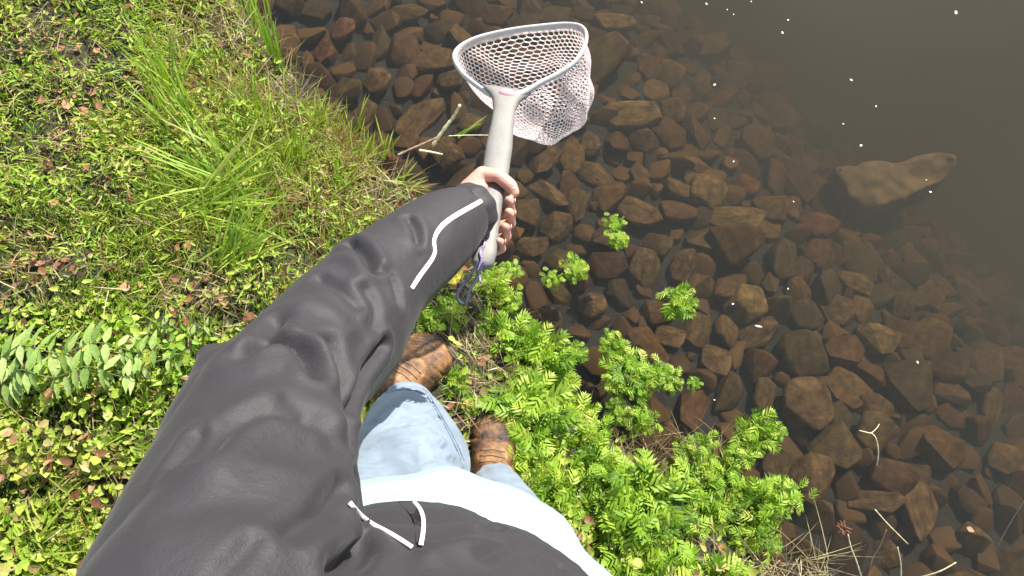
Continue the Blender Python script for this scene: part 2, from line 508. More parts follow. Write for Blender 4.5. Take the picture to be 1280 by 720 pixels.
def sdist(x, y):
    """signed distance to the shoreline, positive over the water"""
    x = np.asarray(x, float); y = np.asarray(y, float)
    best = np.full(x.shape, 1e9); sign = np.ones(x.shape)
    for a, b in zip(SH[:-1], SH[1:]):
        ab = b - a; L2 = ab @ ab
        t = np.clip(((x - a[0]) * ab[0] + (y - a[1]) * ab[1]) / L2, 0, 1)
        dx = x - a[0] - t * ab[0]; dy = y - a[1] - t * ab[1]
        d = np.hypot(dx, dy)
        cr = ab[0] * dy - ab[1] * dx
        m = d < best - 1e-9
        best = np.where(m, d, best); sign = np.where(m, np.where(cr > 0, 1.0, -1.0), sign)
    return best * sign

def height(x, y, detail=True):
    x = np.asarray(x, float); y = np.asarray(y, float)
    s = sdist(x, y)
    water = -0.11 - 0.20 * s - 0.55 * np.clip(s - 0.55, 0, 1.2) ** 2
    water = np.maximum(water, -1.6)
    land = 0.015 + 0.17 * (1 - np.exp(s / 0.35)) + 0.02 * np.clip(-s, 0, 30)
    k = np.clip((s + 0.03) / 0.06, 0, 1)
    z = land * (1 - k) + water * k
    if detail:
        z = z + (vnoise2(x, y, 9, 1) - 0.5) * 0.035 + (vnoise2(x, y, 33, 2) - 0.5) * 0.015
    return z
def hz(x, y):
    return float(height(np.array([x]), np.array([y]))[0])

def terrain():
    def axis(c0, c1, lo, hi, fine):
        a = list(np.arange(c0, c1, fine))
        st = fine; p = c0; left = []
        while p > lo: st *= 1.35; p -= st; left.append(p)
        st = fine; p = a[-1]; right = []
        while p < hi: st *= 1.35; p += st; right.append(p)
        return np.array(left[::-1] + a + right)
    ax = axis(-1.6, 1.6, -28, 28, 0.014); ay = axis(-0.6, 1.6, -28, 28, 0.014)
    X, Y = np.meshgrid(ax, ay)
    Z = height(X, Y)
    V = np.stack([X, Y, Z], -1).reshape(-1, 3)
    nx, ny = len(ax), len(ay)
    i = np.arange(nx * ny).reshape(ny, nx)
    F = np.stack([i[:-1, :-1], i[:-1, 1:], i[1:, 1:], i[1:, :-1]], -1).reshape(-1, 4)
    return mesh_np('ground', V, [F])
ground = tag(link('ground', terrain(), MAT['soil']), 'dark damp soil bank running down into a stony lake bed', kind='structure')

def water():
    bm = bmesh.new()
    bmesh.ops.create_cube(bm, size=1)
    for v in bm.verts:
        v.co = Vector((v.co.x * 54, v.co.y * 54, 0.0 if v.co.z > 0 else -2.4))
    return bm_mesh('water', bm)
tag(link('water', water(), MAT['water'], smooth=False), 'clear brown lake water deepening away from the bank', kind='structure')

# ------------------------------------------------------------------ stones
def stone_proto(seed, flat, wedge=0.0):
    r = random.Random(seed)
    bm = bmesh.new()
    n = r.randint(11, 16)
    for k in range(n):
        a = 2 * math.pi * (k + r.uniform(-0.3, 0.3)) / n * 2
        zz = r.choice((-1, 1)) * r.uniform(0.55, 1.0)
        rad = r.uniform(0.72, 1.02) if r.random() < 0.8 else r.uniform(0.3, 0.7)
        sx = abs(math.cos(a)) ** 0.7 * math.copysign(1, math.cos(a)); sy = abs(math.sin(a)) ** 0.7 * math.copysign(1, math.sin(a))
        bm.verts.new((sx * rad, sy * rad, zz * flat * (1 + wedge * sx)))
    for q in range(4):
        a = 1.57 * q + r.uniform(-0.4, 0.4)
        bm.verts.new((math.cos(a) * 0.95, math.sin(a) * 0.95, r.uniform(-0.3, 0.3) * flat))
    bmesh.ops.convex_hull(bm, input=bm.verts)
    loose = [v for v in bm.verts if not v.link_faces]
    bmesh.ops.delete(bm, geom=loose, context='VERTS')
    bmesh.ops.dissolve_limit(bm, angle_limit=0.25, verts=bm.verts, edges=bm.edges)
    bmesh.ops.bevel(bm, geom=list(bm.edges), offset=0.16, segments=2, affect='EDGES', profile=0.6, clamp_overlap=True)
    bmesh.ops.triangulate(bm, faces=[f for f in bm.faces if len(f.verts) > 4])
    me = bm_mesh('stone', bm)
    return me
protos = [stone_proto(100 + i, [0.35, 0.45, 0.55, 0.7][i % 4], [0, 0.25, -0.2][i % 3]) for i in range(16)]

# (px, py, w, h, angle, material or None) read off the photograph
STONES = [(405,62,30,40,5,'red'),(430,38,38,46,20,'red'),(473,50,32,50,0,0),(430,112,52,32,10,0),(472,100,42,46,0,'tan'),(525,143,38,84,35,'tan'),
 (507,175,38,42,0,0),(563,100,36,32,0,'tan'),(540,75,60,38,0,0),(527,105,22,44,30,0),(510,17,62,28,0,0),(397,13,38,36,0,0),(363,7,36,36,0,0),(553,37,50,40,10,0),
 (772,17,60,38,0,'ochre'),(750,75,92,66,-20,0),(790,143,78,42,5,'ochre'),(817,72,32,52,20,0),(844,78,44,58,0,0),(910,103,30,64,40,0),(944,64,44,62,10,0),
 (878,125,34,44,30,0),(955,167,54,52,0,0),(695,283,42,38,0,'tan'),(720,258,32,46,10,0),(795,263,66,38,30,'tan'),(804,214,34,28,20,'tan'),(887,238,54,46,0,'ochre'),
 (848,266,48,32,20,0),(745,213,62,36,35,'tan'),(806,337,38,52,10,'tan'),(879,300,38,38,0,0),(920,305,64,58,-15,0),(662,310,48,28,0,'tan'),(854,332,30,48,25,'tan'),
 (938,220,44,42,20,'red'),(982,213,32,62,5,0),(1012,222,42,54,0,0),(927,269,78,34,-5,'ochre'),(971,252,46,36,40,0),(980,322,36,52,-10,0),(1007,335,32,42,10,0),
 (1032,272,54,46,30,'red'),(1078,347,48,26,25,'ochre'),(1088,320,42,60,-10,0),(913,358,54,34,-20,0),(931,381,54,50,0,'ochre'),(1002,365,32,48,0,0),
 (1010,393,46,42,20,0),(897,451,38,42,0,'tan'),(955,495,32,48,0,0),(1000,443,52,60,-10,0),(1003,507,62,62,-10,'tan'),(1063,485,58,42,20,0),(1099,423,50,36,20,'ochre'),
 (913,492,28,54,30,0),(947,457,36,40,30,0),(1055,440,44,44,0,0),(1040,560,60,50,0,0),(1090,540,50,50,0,0),(1140,480,60,60,20,0),(1170,420,60,50,0,0),
 (1115,600,60,44,10,0),(1150,640,40,70,5,'tan'),(1095,625,60,34,0,'tan'),(1180,560,60,50,30,0),(1060,690,50,70,0,0),(1010,600,54,60,0,'tan'),(975,590,44,50,0,0),
 (1130,130,60,60,20,0),(1060,120,60,60,20,0),(1010,110,50,60,20,0),(1000,40,50,60,0,0),(900,30,60,44,0,0),(690,15,60,34,0,0),(620,12,50,30,0,0),
 (720,150,36,30,0,0),(640,185,40,40,0,0),(680,200,36,50,30,'tan'),(560,200,50,40,30,'tan'),(700,325,40,36,0,0),(760,330,50,40,0,0),(740,380,40,36,0,'tan'),(680,400,44,34,0,0),
 (840,420,40,30,0,'tan'),(825,390,40,34,0,0),(870,410,36,44,10,0),(760,300,40,40,0,0),(400,170,44,36,0,0),(360,60,36,50,0,0)]
placed = []           # x, y, radius, z
items = []
SM = {'red': MAT['red_stone'], 'tan': MAT['tan_stone'], 'ochre': MAT['ochre'], 0: MAT['stone']}
def stone_at(x, y, a, b, ang, mat, lift=0.3, tilt=0.3):
    z = hz(x, y)
    hgt = min(a, b) * rnd.uniform(0.9, 1.15)
    zc = min(z + lift * hgt * 0.5, -0.018 - hgt * 0.9)
    items.append((x, y, zc, a, b, hgt, ang, rnd.uniform(-tilt, tilt), rnd.uniform(-tilt, tilt), mat, rnd.randrange(16)))
    placed.append((x, y, math.sqrt(a * b)))
for px, py, ww, hh, an, m_ in STONES:
    g = G(px, py, -0.05); z = hz(g.x, g.y)
    g = G(px, py, z + 0.02)
    sc = (1.6 - z) / FPX * 1.05
    stone_at(g.x, g.y, ww * sc * 0.56, hh * sc * 0.56, math.radians(-an), SM[m_], lift=rnd.uniform(0.5, 1.3), tilt=0.3)
big = len(items)
cand = rng.uniform([-1.05, -0.75], [2.0, 2.0], (16000, 2))
sd_ = sdist(cand[:, 0], cand[:, 1])
for target, (rlo, rhi), keep in ((1, (0.036, 0.06), 0.66), (2, (0.024, 0.036), 0.72), (3, (0.015, 0.022), 0.8)):
    for (x, y), s in zip(cand, sd_):
        if s < 0.0 or s > 1.5: continue
        r = rnd.uniform(rlo, rhi)
        ok = True
        for q in placed:
            if abs(q[0] - x) < 0.13 and (q[0] - x) ** 2 + (q[1] - y) ** 2 < ((q[2] + r) * keep) ** 2:
                ok = False; break
        if ok:
            el = rnd.uniform(0.7, 1.35)
            stone_at(x, y, r * el, r / el, rnd.uniform(0, 6.28), SM[0] if rnd.random() < 0.8 else SM['tan'], rnd.uniform(-0.1, 0.9), 0.6)
def stone_matrix(it):
    x, y, z, a, b, h, an, tx, ty = it[:9]
    return Matrix.Translation((x, y, z)) @ Matrix.Rotation(an, 4, 'Z') @ Matrix.Rotation(tx, 4, 'X') @ Matrix.Rotation(ty, 4, 'Y') @ Matrix.Diagonal((a, b, h, 1))
cache = {}
def in_view(it):
    px, py = proj((it[0], it[1], it[2])); return -20 < px < 1300 and -20 < py < 740
vis = [it for it in items if in_view(it)]
vis = vis[:big] + sorted(vis[big:], key=lambda t: -t[3] * t[4])
single = vis[:294]; ids = set(id(i) for i in single)
for it in single:
    key = (it[10], it[9].name)
    if key not in cache:
        me = protos[it[10]].copy(); me.materials.clear(); me.materials.append(it[9]); cache[key] = me
    o = link('stone', cache[key], parent=ground, smooth=True)
    o.matrix_world = stone_matrix(it)
rest = [it for it in items if id(it) not in ids]
def join_instances(name, lst, matfn):
    vs, fs3, fs4, off = [], [], [], 0
    pd = []
    for p in protos:
        co = get_co(p); f3 = [list(f.vertices) for f in p.polygons if len(f.vertices) == 3]; f4 = [list(f.vertices) for f in p.polygons if len(f.vertices) == 4]
        pd.append((co, np.array(f3, int).reshape(-1, 3), np.array(f4, int).reshape(-1, 4)))
    for it in lst:
        co, f3, f4 = pd[it[10]]
        m = np.array(stone_matrix(it))
        vs.append(co @ m[:3, :3].T + m[:3, 3]); fs3.append(f3 + off); fs4.append(f4 + off); off += len(co)
    return mesh_np(name, np.vstack(vs), [np.vstack(fs3), np.vstack(fs4)])
if rest:
    o = link('small_stones', join_instances('small_stones', rest, None), MAT['stone'], parent=ground)
    o['kind'] = 'stuff'
# the big pale slab lying out in deeper water
def slab():
    bm = bmesh.new()
    top = [(1046, 213), (1062, 207), (1130, 200), (1178, 190), (1194, 196), (1194, 212), (1178, 228), (1145, 240), (1108, 256), (1085, 262), (1062, 244)]
    zc = -0.33
    tv = [bm.verts.new(G(x, y, zc + 0.012 * math.sin(i * 1.9))) for i, (x, y) in enumerate(top)]
    bv = [bm.verts.new((v.co.x * 1.0 + 0.012, v.co.y + 0.012, zc - 0.30)) for v in tv]
    bm.faces.new(tv); bm.faces.new(bv[::-1])
    for i in range(len(tv)):
        j = (i + 1) % len(tv); bm.faces.new((tv[i], bv[i], bv[j], tv[j]))
    bmesh.ops.recalc_face_normals(bm, faces=bm.faces)
    bmesh.ops.triangulate(bm, faces=bm.faces)
    me = remeshed(bm, 0.006, 5)
    co = get_co(me); no = get_no(me)
    set_co(me, co + no * ((vnoise(co, 14, 3) - .5) * .030 + (vnoise(co, 40, 4) - .5) * .010)[:, None])
    return me
o = link('stone', slab(), MAT['slab'], parent=ground)
o['label'] = 'long ochre slab of stone in the deeper water on the right'

# ------------------------------------------------------------------ vegetation builders
def blades(base, L, wid, az, lean, droop, tint, seg=3, twist=None):
    """curved grass blades as numpy arrays -> verts, facegroups, tint"""
    n = len(L)
    t = np.linspace(0, 1, seg + 1)
    dh = np.stack([np.cos(az), np.sin(az), np.zeros(n)], -1)
    side = np.stack([-np.sin(az), np.cos(az), np.zeros(n)], -1)
    if twist is None: twist = rng.uniform(-0.9, 0.9, n)
    V = []
    for k, tt in enumerate(t):
        c = base + dh * (L * (lean * tt + droop * tt ** 2 * 0.6))[:, None]
        c = c + np.array([0, 0, 1.0]) * (L * (np.sqrt(np.clip(1 - lean ** 2, 0.02, 1)) * tt - droop * 0.75 * tt ** 2))[:, None]
        wv = side * np.cos(twist)[:, None] + np.array([0, 0, 1.0]) * np.sin(twist)[:, None]
        if k < seg:
            ww = wid * (1 - tt ** 1.6 * 0.75)
            V += [c - wv * (ww / 2)[:, None], c + wv * (ww / 2)[:, None]]
        else:
            V += [c]
    V = np.stack(V, 1)                      # n, nv, 3
    nv = V.shape[1]
    off = np.arange(n)[:, None] * nv
    quads = []
    for k in range(seg - 1):
        quads.append(off + np.array([2 * k, 2 * k + 1, 2 * k + 3, 2 * k + 2]))
    Q = np.stack(quads, 1).reshape(-1, 4) if quads else np.zeros((0, 4), int)
    Tt = off + np.array([2 * (seg - 1), 2 * (seg - 1) + 1, nv - 1])
    tq = np.repeat(tint, seg - 1); tt_ = tint
    return V.reshape(-1, 3), [Q, Tt.reshape(-1, 3)], np.concatenate([tq, tt_])

def ovals(base, size, aspect, az, pitch, roll, tint, cup=0.12):
    """oval leaves with a folded midrib"""
    n = len(size)
    lx = np.array([0, .22, .62, 1, .62, .22, .42]); ly = np.array([0, .42, .40, 0, -.40, -.42, 0]); lz = np.array([0, .03, 0, -.12, 0, .03, -cup])
    ca, sa = np.cos(az), np.sin(az); cp, sp = np.cos(pitch), np.sin(pitch); cr, sr = np.cos(roll), np.sin(roll)
    fx = np.stack([ca * cp, sa * cp, sp], -1)
    s0 = np.stack([-sa, ca, np.zeros(n)], -1)
    u0 = np.cross(fx, s0)
    s = s0 * cr[:, None] + u0 * sr[:, None]; u = -s0 * sr[:, None] + u0 * cr[:, None]
    V = base[:, None, :] + size[:, None, None] * (fx[:, None, :] * lx[None, :, None] + s[:, None, :] * (ly[None, :, None] * aspect[:, None, None]) + u[:, None, :] * lz[None, :, None])
    off = np.arange(n)[:, None, None] * 7
    tri = np.array([[i, (i + 1) % 6, 6] for i in range(6)])[None]
    return V.reshape(-1, 3), [(off + tri).reshape(-1, 3)], np.repeat(tint, 6)

def lobed(bm_list, base, d, n_, size, tint, r):
    """one feathery, lobed leaf appended to (verts, tris, tint) lists"""
    V, F, T = bm_list
    s = d.cross(n_).normalized(); u = s.cross(d).normalized()
    def pt(x, y, z=0):
        p = base + d * (x * size) + s * (y * size) + u * ((z - 0.35 * x * x) * size)
        V.append((p.x, p.y, p.z)); return len(V) - 1
    o = len(V)
    m = [pt(t, 0, -0.02) for t in (0, .3, .5, .7, .86)]
    tip = pt(1.06, 0)
    F.append((m[4], pt(.9, .07), tip)); F.append((m[4], tip, pt(.9, -.07))); T += [tint, tint]
    for i in range(5):
        x0 = (.12, .3, .5, .7, .82)[i]; ln = (.22, .36, .38, .3, .18)[i]
        if i == 0: ln *= 0.6
        for sg in (1, -1):
            a = pt(x0 - .05, .0, 0); b = pt(x0 + .07, sg * .02, 0)
            w1 = pt(x0 + ln * .34, sg * ln * .60, .03 + r.uniform(-.07, .08)); w2 = pt(x0 + .06 + ln * .46, sg * ln * .50, .02)
            tp = pt(x0 + ln * .95, sg * ln * 1.05, r.uniform(-.16, .1))
            t2 = min(1, max(0, tint + r.uniform(-.06, .06)))
            F.append((a, w1, b)); F.append((b, w1, w2)); F.append((w1, tp, w2)); T += [t2] * 3

def blade_obj(name, arrs, mat, parent=None):
    V, off, fg, tt = [], 0, {}, {}
    for v, groups, t in arrs:
        k0 = 0
        for g in groups:
            fg.setdefault(g.shape[1], []).append(g + off); tt.setdefault(g.shape[1], []).append(t[k0:k0 + len(g)]); k0 += len(g)
        V.append(v); off += len(v)
    ks = sorted(fg)
    me = mesh_np(name, np.vstack(V), [np.vstack(fg[k]) for k in ks], np.concatenate([np.concatenate(tt[k]) for k in ks]))
    return link(name, me, mat, parent, smooth=False)

def to_px(x, y, z):
    vx, vy, vz = x, y, z - 1.6
    d = vy * FW.y + vz * FW.z
    return 640 + FPX * vx / d, 360 - FPX * (vy * UP.y + vz * UP.z) / d

# scatter on the bank
def scatter(n, smax=-0.005, box=((-1.75, -0.65), (0.55, 1.75))):
    p = rng.uniform(box[0], box[1], (n, 2))
    s = sdist(p[:, 0], p[:, 1])
    k = s < smax
    p, s = p[k], s[k]
    # nothing grows through the boots
    fx, fy = to_px(p[:, 0], p[:, 1], np.full(len(p), 0.09))
    k = ~((((fx - 522) / 50) ** 2 + ((fy - 462) / 58) ** 2 < 1) | (((fx - 617) / 27) ** 2 + ((fy - 562) / 54) ** 2 < 1))
    p, s = p[k], s[k]
    z = height(p[:, 0], p[:, 1])
    px, py = to_px(p[:, 0], p[:, 1], z)
    return p[:, 0], p[:, 1], z, s, px, py

def smooth(a, b, x):
    t = np.clip((x - a) / (b - a), 0, 1); return t * t * (3 - 2 * t)
def blob(px, py, cx, cy, rx, ry):
    return np.exp(-(((px - cx) / rx) ** 2 + ((py - cy) / ry) ** 2))
# where bare / brown spots lie on the bank
def brown(px, py):
    return np.clip(blob(px, py, 262, 362, 46, 30) + 0.9 * blob(px, py, 50, 335, 60, 32) + 0.6 * blob(px, py, 380, 250, 60, 26) + 0.5 * blob(px, py, 300, 60, 26, 30) + 0.8 * blob(px, py, 5, 280, 25, 18) + 0.7 * blob(px, py, 30, 60, 40, 22)
                   + 0.9 * blob(px, py, 300, 395, 22, 18) + 0.6 * blob(px, py, 100, 585, 30, 22) + 0.5 * blob(px, py, 90, 150, 26, 60) + 0.7 * blob(px, py, 530, 500, 60, 60), 0, 1)
def darkgap(px, py):  # thins plants to dark soil, partly standing in for shade under the forearm
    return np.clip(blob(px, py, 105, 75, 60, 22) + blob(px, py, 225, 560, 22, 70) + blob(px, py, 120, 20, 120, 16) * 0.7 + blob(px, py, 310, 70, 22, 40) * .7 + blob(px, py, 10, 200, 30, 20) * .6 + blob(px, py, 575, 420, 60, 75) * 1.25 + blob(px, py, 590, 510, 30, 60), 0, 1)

# ------------------------------------------------------------------ ground cover: short leaves, grass, thatch
def ground_cover():
    # small rounded leaves everywhere, denser and larger at lower left
    x, y, z, s, px, py = scatter(190000)
    lowleft = smooth(330, 430, py) * smooth(560, 420, px)
    top = smooth(200, 60, py)
    dens = 0.75 + 0.45 * lowleft + 0.25 * top
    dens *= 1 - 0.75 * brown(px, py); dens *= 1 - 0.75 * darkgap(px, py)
    dens *= np.where(px > 500, 0.55, 1)
    cl = vnoise2(x, y, 14, 5)
    dens *= 0.35 + 1.1 * smooth(0.3, 0.6, cl)
    near = smooth(-0.02, -0.15, s); dens *= 0.25 + 0.75 * near
    k = rng.random(len(x)) < dens * 0.62
    x, y, z, s, px, py, cl = [a[k] for a in (x, y, z, s, px, py, cl)]
    n = len(x)
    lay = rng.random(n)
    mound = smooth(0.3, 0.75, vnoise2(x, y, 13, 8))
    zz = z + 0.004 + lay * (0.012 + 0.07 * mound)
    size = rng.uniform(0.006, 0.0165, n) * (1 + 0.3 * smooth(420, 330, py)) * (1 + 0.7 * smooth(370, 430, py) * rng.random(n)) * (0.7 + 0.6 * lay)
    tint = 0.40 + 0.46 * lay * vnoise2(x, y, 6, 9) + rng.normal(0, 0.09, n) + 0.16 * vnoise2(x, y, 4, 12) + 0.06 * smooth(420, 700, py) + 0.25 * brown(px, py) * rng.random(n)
    tint += (rng.random(n) < 0.06) * 0.3
    a = ovals(np.stack([x, y, zz], -1), size, rng.uniform(0.4, 1.0, n) * (0.42 + 0.58 * smooth(330, 420, py)), rng.uniform(0, 6.28, n), rng.normal(0.15, 0.6, n), rng.normal(0, 0.6, n), np.clip(tint, 0, 1))
    o = blade_obj('ground_cover', [a], MAT['leaves'])
    tag(o, 'mat of small rounded green leaves covering the bank', 'ground cover', kind='stuff')
    # grass
    x, y, z, s, px, py = scatter(300000, 0.006)
    grassy = 0.45 + 0.55 * smooth(420, 330, py) * smooth(20, 220, px) + 0.25 * smooth(560, 640, py) * smooth(120, 20, px)
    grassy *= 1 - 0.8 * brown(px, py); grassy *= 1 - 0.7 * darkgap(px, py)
    cl = vnoise2(x, y, 10, 21)
    k = rng.random(len(x)) < grassy * (0.15 + smooth(0.3, 0.65, cl)) * 0.6 * np.where(px > 500, 0.25, 1)
    x, y, z, s, px, py, cl = [a[k] for a in (x, y, z, s, px, py, cl)]
    n = len(x)
    longish = smooth(130, 260, px) * smooth(360, 280, py)
    L = rng.uniform(0.018, 0.055, n) * (1 + 0.9 * longish * rng.random(n))
    flow = 2.2 + 3.4 * (vnoise2(x, y, 3.2, 31) - 0.5) * 2
    az = flow + rng.normal(0, 1.25, n)
    tint = 0.47 + 0.36 * vnoise2(x, y, 5, 41) + rng.normal(0, 0.12, n) + 0.12 * longish
    tint += (rng.random(n) < 0.10) * rng.uniform(0.15, 0.4, n)
    nearsh = smooth(-0.22, -0.03, s)
    tint += nearsh * (rng.random(n) < 0.25) * 0.25
    a = blades(np.stack([x, y, z + 0.003], -1), L, rng.uniform(0.0018, 0.0044, n), az, rng.uniform(0.25, 0.9, n), rng.uniform(0.05, 0.45, n), np.clip(tint, 0, 1))
    o = blade_obj('grass', [a], MAT['grass'])
    tag(o, 'short green grass growing over the bank', 'grass', kind='stuff')
    # dry thatch, mostly toward the water edge and in the bare spots
    x, y, z, s, px, py = scatter(100000, 0.02)
    d = 0.16 + 0.95 * smooth(-0.30, -0.08, s) * smooth(330, 250, py) + 0.8 * brown(px, py) + 1.0 * blob(px, py, 580, 430, 60, 90)
    k = rng.random(len(x)) < d * 0.42
    x, y, z, s, px, py = [a[k] for a in (x, y, z, s, px, py)]
    n = len(x)
    a = blades(np.stack([x, y, z + rng.uniform(0.002, 0.03, n)], -1), rng.uniform(0.02, 0.085, n), rng.uniform(0.0012, 0.003, n), rng.uniform(0, 6.28, n),
               rng.uniform(0.85, 0.99, n), rng.uniform(-0.1, 0.3, n), np.clip(rng.normal(0.5, 0.25, n), 0, 1))
    o = blade_obj('dry_thatch', [a], MAT['straw'])
    tag(o, 'thatch of dry straw coloured grass along the water edge', 'dry grass', kind='stuff')
    # crumbs of dead leaf
    x, y, z, s, px, py = scatter(30000)
    k = rng.random(len(x)) < (0.08 + 0.9 * brown(px, py)) * 0.6
    x, y, z, px, py = [a[k] for a in (x, y, z, px, py)]
    n = len(x)
    a = ovals(np.stack([x, y, z + rng.uniform(0.004, 0.03, n)], -1), rng.uniform(0.008, 0.026, n), rng.uniform(0.5, 1.1, n), rng.uniform(0, 6.28, n), rng.normal(0, 0.4, n), rng.normal(0, 0.5, n), rng.random(n))
    o = blade_obj('leaf_litter', [a], MAT['dead'])
    tag(o, 'litter of small reddish brown dead leaves between the greenery', 'leaf litter', kind='stuff')
ground_cover()

# ------------------------------------------------------------------ grass tufts one can tell apart
def tuft(px, py, n, L, spread, az0, azs, tint, label, z=None, lean=(0.15, 0.75), wid=(0.0035, 0.0075), droop=(0.1, 0.5), name='grass_tuft', mat='grass', group=None, cat='grass tuft'):
    g = G(px, py, 0.03); zz = max(hz(g.x, g.y), -0.02) if z is None else z
    g = G(px, py, zz)
    n = int(n * 1.5); L = (L[0] * 1.1, L[1] * 1.15); tint += 0.03
    root = empty(name, g)
    b = np.stack([g.x + rng.normal(0, spread, n), g.y + rng.normal(0, spread, n), np.full(n, zz)], -1)
    zt = height(b[:, 0], b[:, 1]); b[:, 2] = np.maximum(zt, -0.03)
    LL = rng.uniform(L[0], L[1], n)
    tn = np.clip(rng.normal(tint, 0.12, n), 0, 1); LL *= rng.uniform(0.55, 1.0, n)
    a = blades(b, LL, rng.uniform(wid[0], wid[1], n), az0 + rng.normal(0, azs, n), rng.uniform(lean[0], lean[1], n), rng.uniform(droop[0], droop[1], n), tn, seg=5)
    m = blade_obj('blades', [a], MAT[mat], None)
    m.parent = root; m.matrix_parent_inverse = Matrix.Translation(-Vector(g))
    tag(root, label, cat, group)
    return root
PI = math.pi
TG = 'grass tufts along the water edge'
tuft(352, 90, 12, (0.130, 0.270), 0.006, 1.7, 0.25, 0.42, 'tall thin grass blades crossing the dark water at the top of the bank', group=TG, lean=(0.35, 0.7))
tuft(320, 40, 12, (0.104, 0.243), 0.008, 1.6, 0.3, 0.5, 'thin upright grass blades at the very top of the shoreline', group=TG, lean=(0.3, 0.7))
tuft(404, 165, 14, (0.065, 0.149), 0.008, 1.6, 0.5, 0.6, 'bright green grass tuft leaning over dark stones above the middle of the shoreline', group=TG)
tuft(440, 178, 14, (0.065, 0.135), 0.008, 1.4, 0.4, 0.62, 'yellow green grass tuft with one broad upright blade beside the water', group=TG, wid=(0.004, 0.007))
tuft(462, 195, 13, (0.052, 0.121), 0.007, 1.3, 0.5, 0.62, 'small sunlit grass tuft standing between two taller tufts over the water', group=TG)
tuft(482, 200, 13, (0.052, 0.108), 0.007, 1.4, 0.6, 0.6, 'short bright grass tuft nearest the brown twig', group=TG)
tuft(425, 245, 19, (0.065, 0.149), 0.010, 1.3, 0.8, 0.66, 'star shaped lime green grass tuft just above the jacket sleeve', group=TG, wid=(0.004, 0.0075), lean=(0.4, 0.9))
tuft(500, 232, 17, (0.052, 0.121), 0.010, 0.3, 0.6, 0.7, 'pale grass tuft drooping over the water beside the hand', group=TG, lean=(0.5, 0.95))
tuft(235, 170, 44, (0.092, 0.221), 0.022, 2.0, 0.5, 0.55, 'dense tall clump of bright grass in the upper middle of the bank', wid=(0.004, 0.008))
tuft(215, 125, 30, (0.092, 0.234), 0.015, 1.8, 0.5, 0.52, 'tall arching grass clump near the top of the bank', wid=(0.004, 0.008))
tuft(290, 230, 44, (0.103, 0.247), 0.022, 2.6, 0.7, 0.58, 'long bladed grass clump bending left across the middle of the bank', lean=(0.5, 0.95))
tuft(250, 262, 44, (0.115, 0.260), 0.020, 0.2, 0.5, 0.56, 'long grass clump combed to the right toward the water', lean=(0.6, 0.97))
tuft(285, 335, 40, (0.115, 0.234), 0.018, 0.9, 0.35, 0.5, 'deep green grass clump fanning out above the jacket elbow', lean=(0.5, 0.92), wid=(0.004, 0.008))
tuft(335, 300, 37, (0.081, 0.195), 0.02, 3.6, 0.8, 0.55, 'loose grass clump leaning left above the jacket sleeve', lean=(0.4, 0.95))
tuft(330, 160, 37, (0.081, 0.182), 0.02, 1.9, 0.8, 0.6, 'sunny yellow green grass clump close to the upper water edge')
tuft(370, 210, 37, (0.069, 0.169), 0.02, 1.0, 1.0, 0.68, 'half dry grass clump close to the middle water edge')
tuft(45, 690, 30, (0.08, 0.16), 0.03, 0.1, 0.5, 0.66, 'yellowish grass clump lying flat at the lower left corner', lean=(0.6, 0.95))
tuft(40, 620, 26, (0.07, 0.14), 0.03, 0.3, 0.7, 0.7, 'dry yellow grass clump at the left edge below the broad leaves', lean=(0.5, 0.95))

# ------------------------------------------------------------------ broad leaved stems lying across the left
def broad_stem(px0, px1, py0, py1, n, label, size=(0.044, 0.062), z=0.265):
    a = G(px0, py0, z); b = G(px1, py1, z + 0.02)
    root = empty('leafy_stem', (a.x, a.y, a.z - 0.09))
    bm = bmesh.new()
    pts = [a + Vector((0, 0, -0.09)), a.lerp(b, 0.25) + Vector((0, 0, -0.005)), a.lerp(b, 0.5) + Vector((0, 0.004, 0.004)), a.lerp(b, 0.75), b]
    pts = catmull(pts, 6)
    for i_, q_ in enumerate(pts): q_ += Vector((0, 0.010 * math.sin(i_ * 0.7 + px1), -0.006 + 0.006 * math.sin(i_ * 0.9)))
    add_tube(bm, pts, resample([0.0016, 0.0012, 0.0007], len(pts)), 6)
    st = link('stem', bm_mesh('stem', bm), MAT['stem'], root)
    for i in range(n):
        t = 0.12 + 0.86 * i / n
        p = pts[int(t * (len(pts) - 1))]
        for sg in (1, -1):
            if rnd.random() < 0.15: continue
            sz = rnd.uniform(*size) * (1.05 - 0.35 * t)
            az = math.atan2(b.y - a.y, b.x - a.x) + sg * rnd.uniform(1.0, 1.6)
            p = p + Vector((rnd.uniform(-.006, .006), 0, rnd.uniform(-.008, .004)))
            v, g, tt = leaf_long(sz, rnd.uniform(0.26, 0.4), az, rnd.uniform(-0.25, 0.35), rnd.uniform(-0.5, 0.5), min(1, max(0, rnd.gauss(0.5, 0.2))))
            me = mesh_np('leaf', v + np.array(p), g, tt)
            link('leaf', me, MAT['sage'], root, smooth=True)
    tag(root, label, 'plant', 'broad leaved stems left of the jacket')
def leaf_long(size, aspect, az, pitch, roll, tint):
    """a pointed leaf, folded along the midrib and bent down at the tip"""
    xs = [0, .12, .32, .55, .78, 1.0]; ws = [0.02, .55, 1.0, .85, .42, 0.0]
    V = []
    for x, w_ in zip(xs, ws):
        for s_ in (-1, 0, 1):
            V.append((x, s_ * w_ * aspect * 0.5, 0.06 * abs(s_) * w_ - 0.22 * x * x + 0.02 * math.sin(x * 17 + s_)))
    R = Matrix.Rotation(az, 3, 'Z') @ Matrix.Rotation(-pitch, 3, 'Y') @ Matrix.Rotation(roll, 3, 'X')
    V = np.array(V) * size @ np.array(R).T
    F = []
    for i in range(5):
        for k in (0, 1):
            a = i * 3 + k; F.append((a, a + 1, a + 4, a + 3))
    return V, [np.array(F)], np.full(len(F), tint)
broad_stem(-60, 210, 442, 432, 21, 'upper of the two long stems of paired pale green leaves at left')
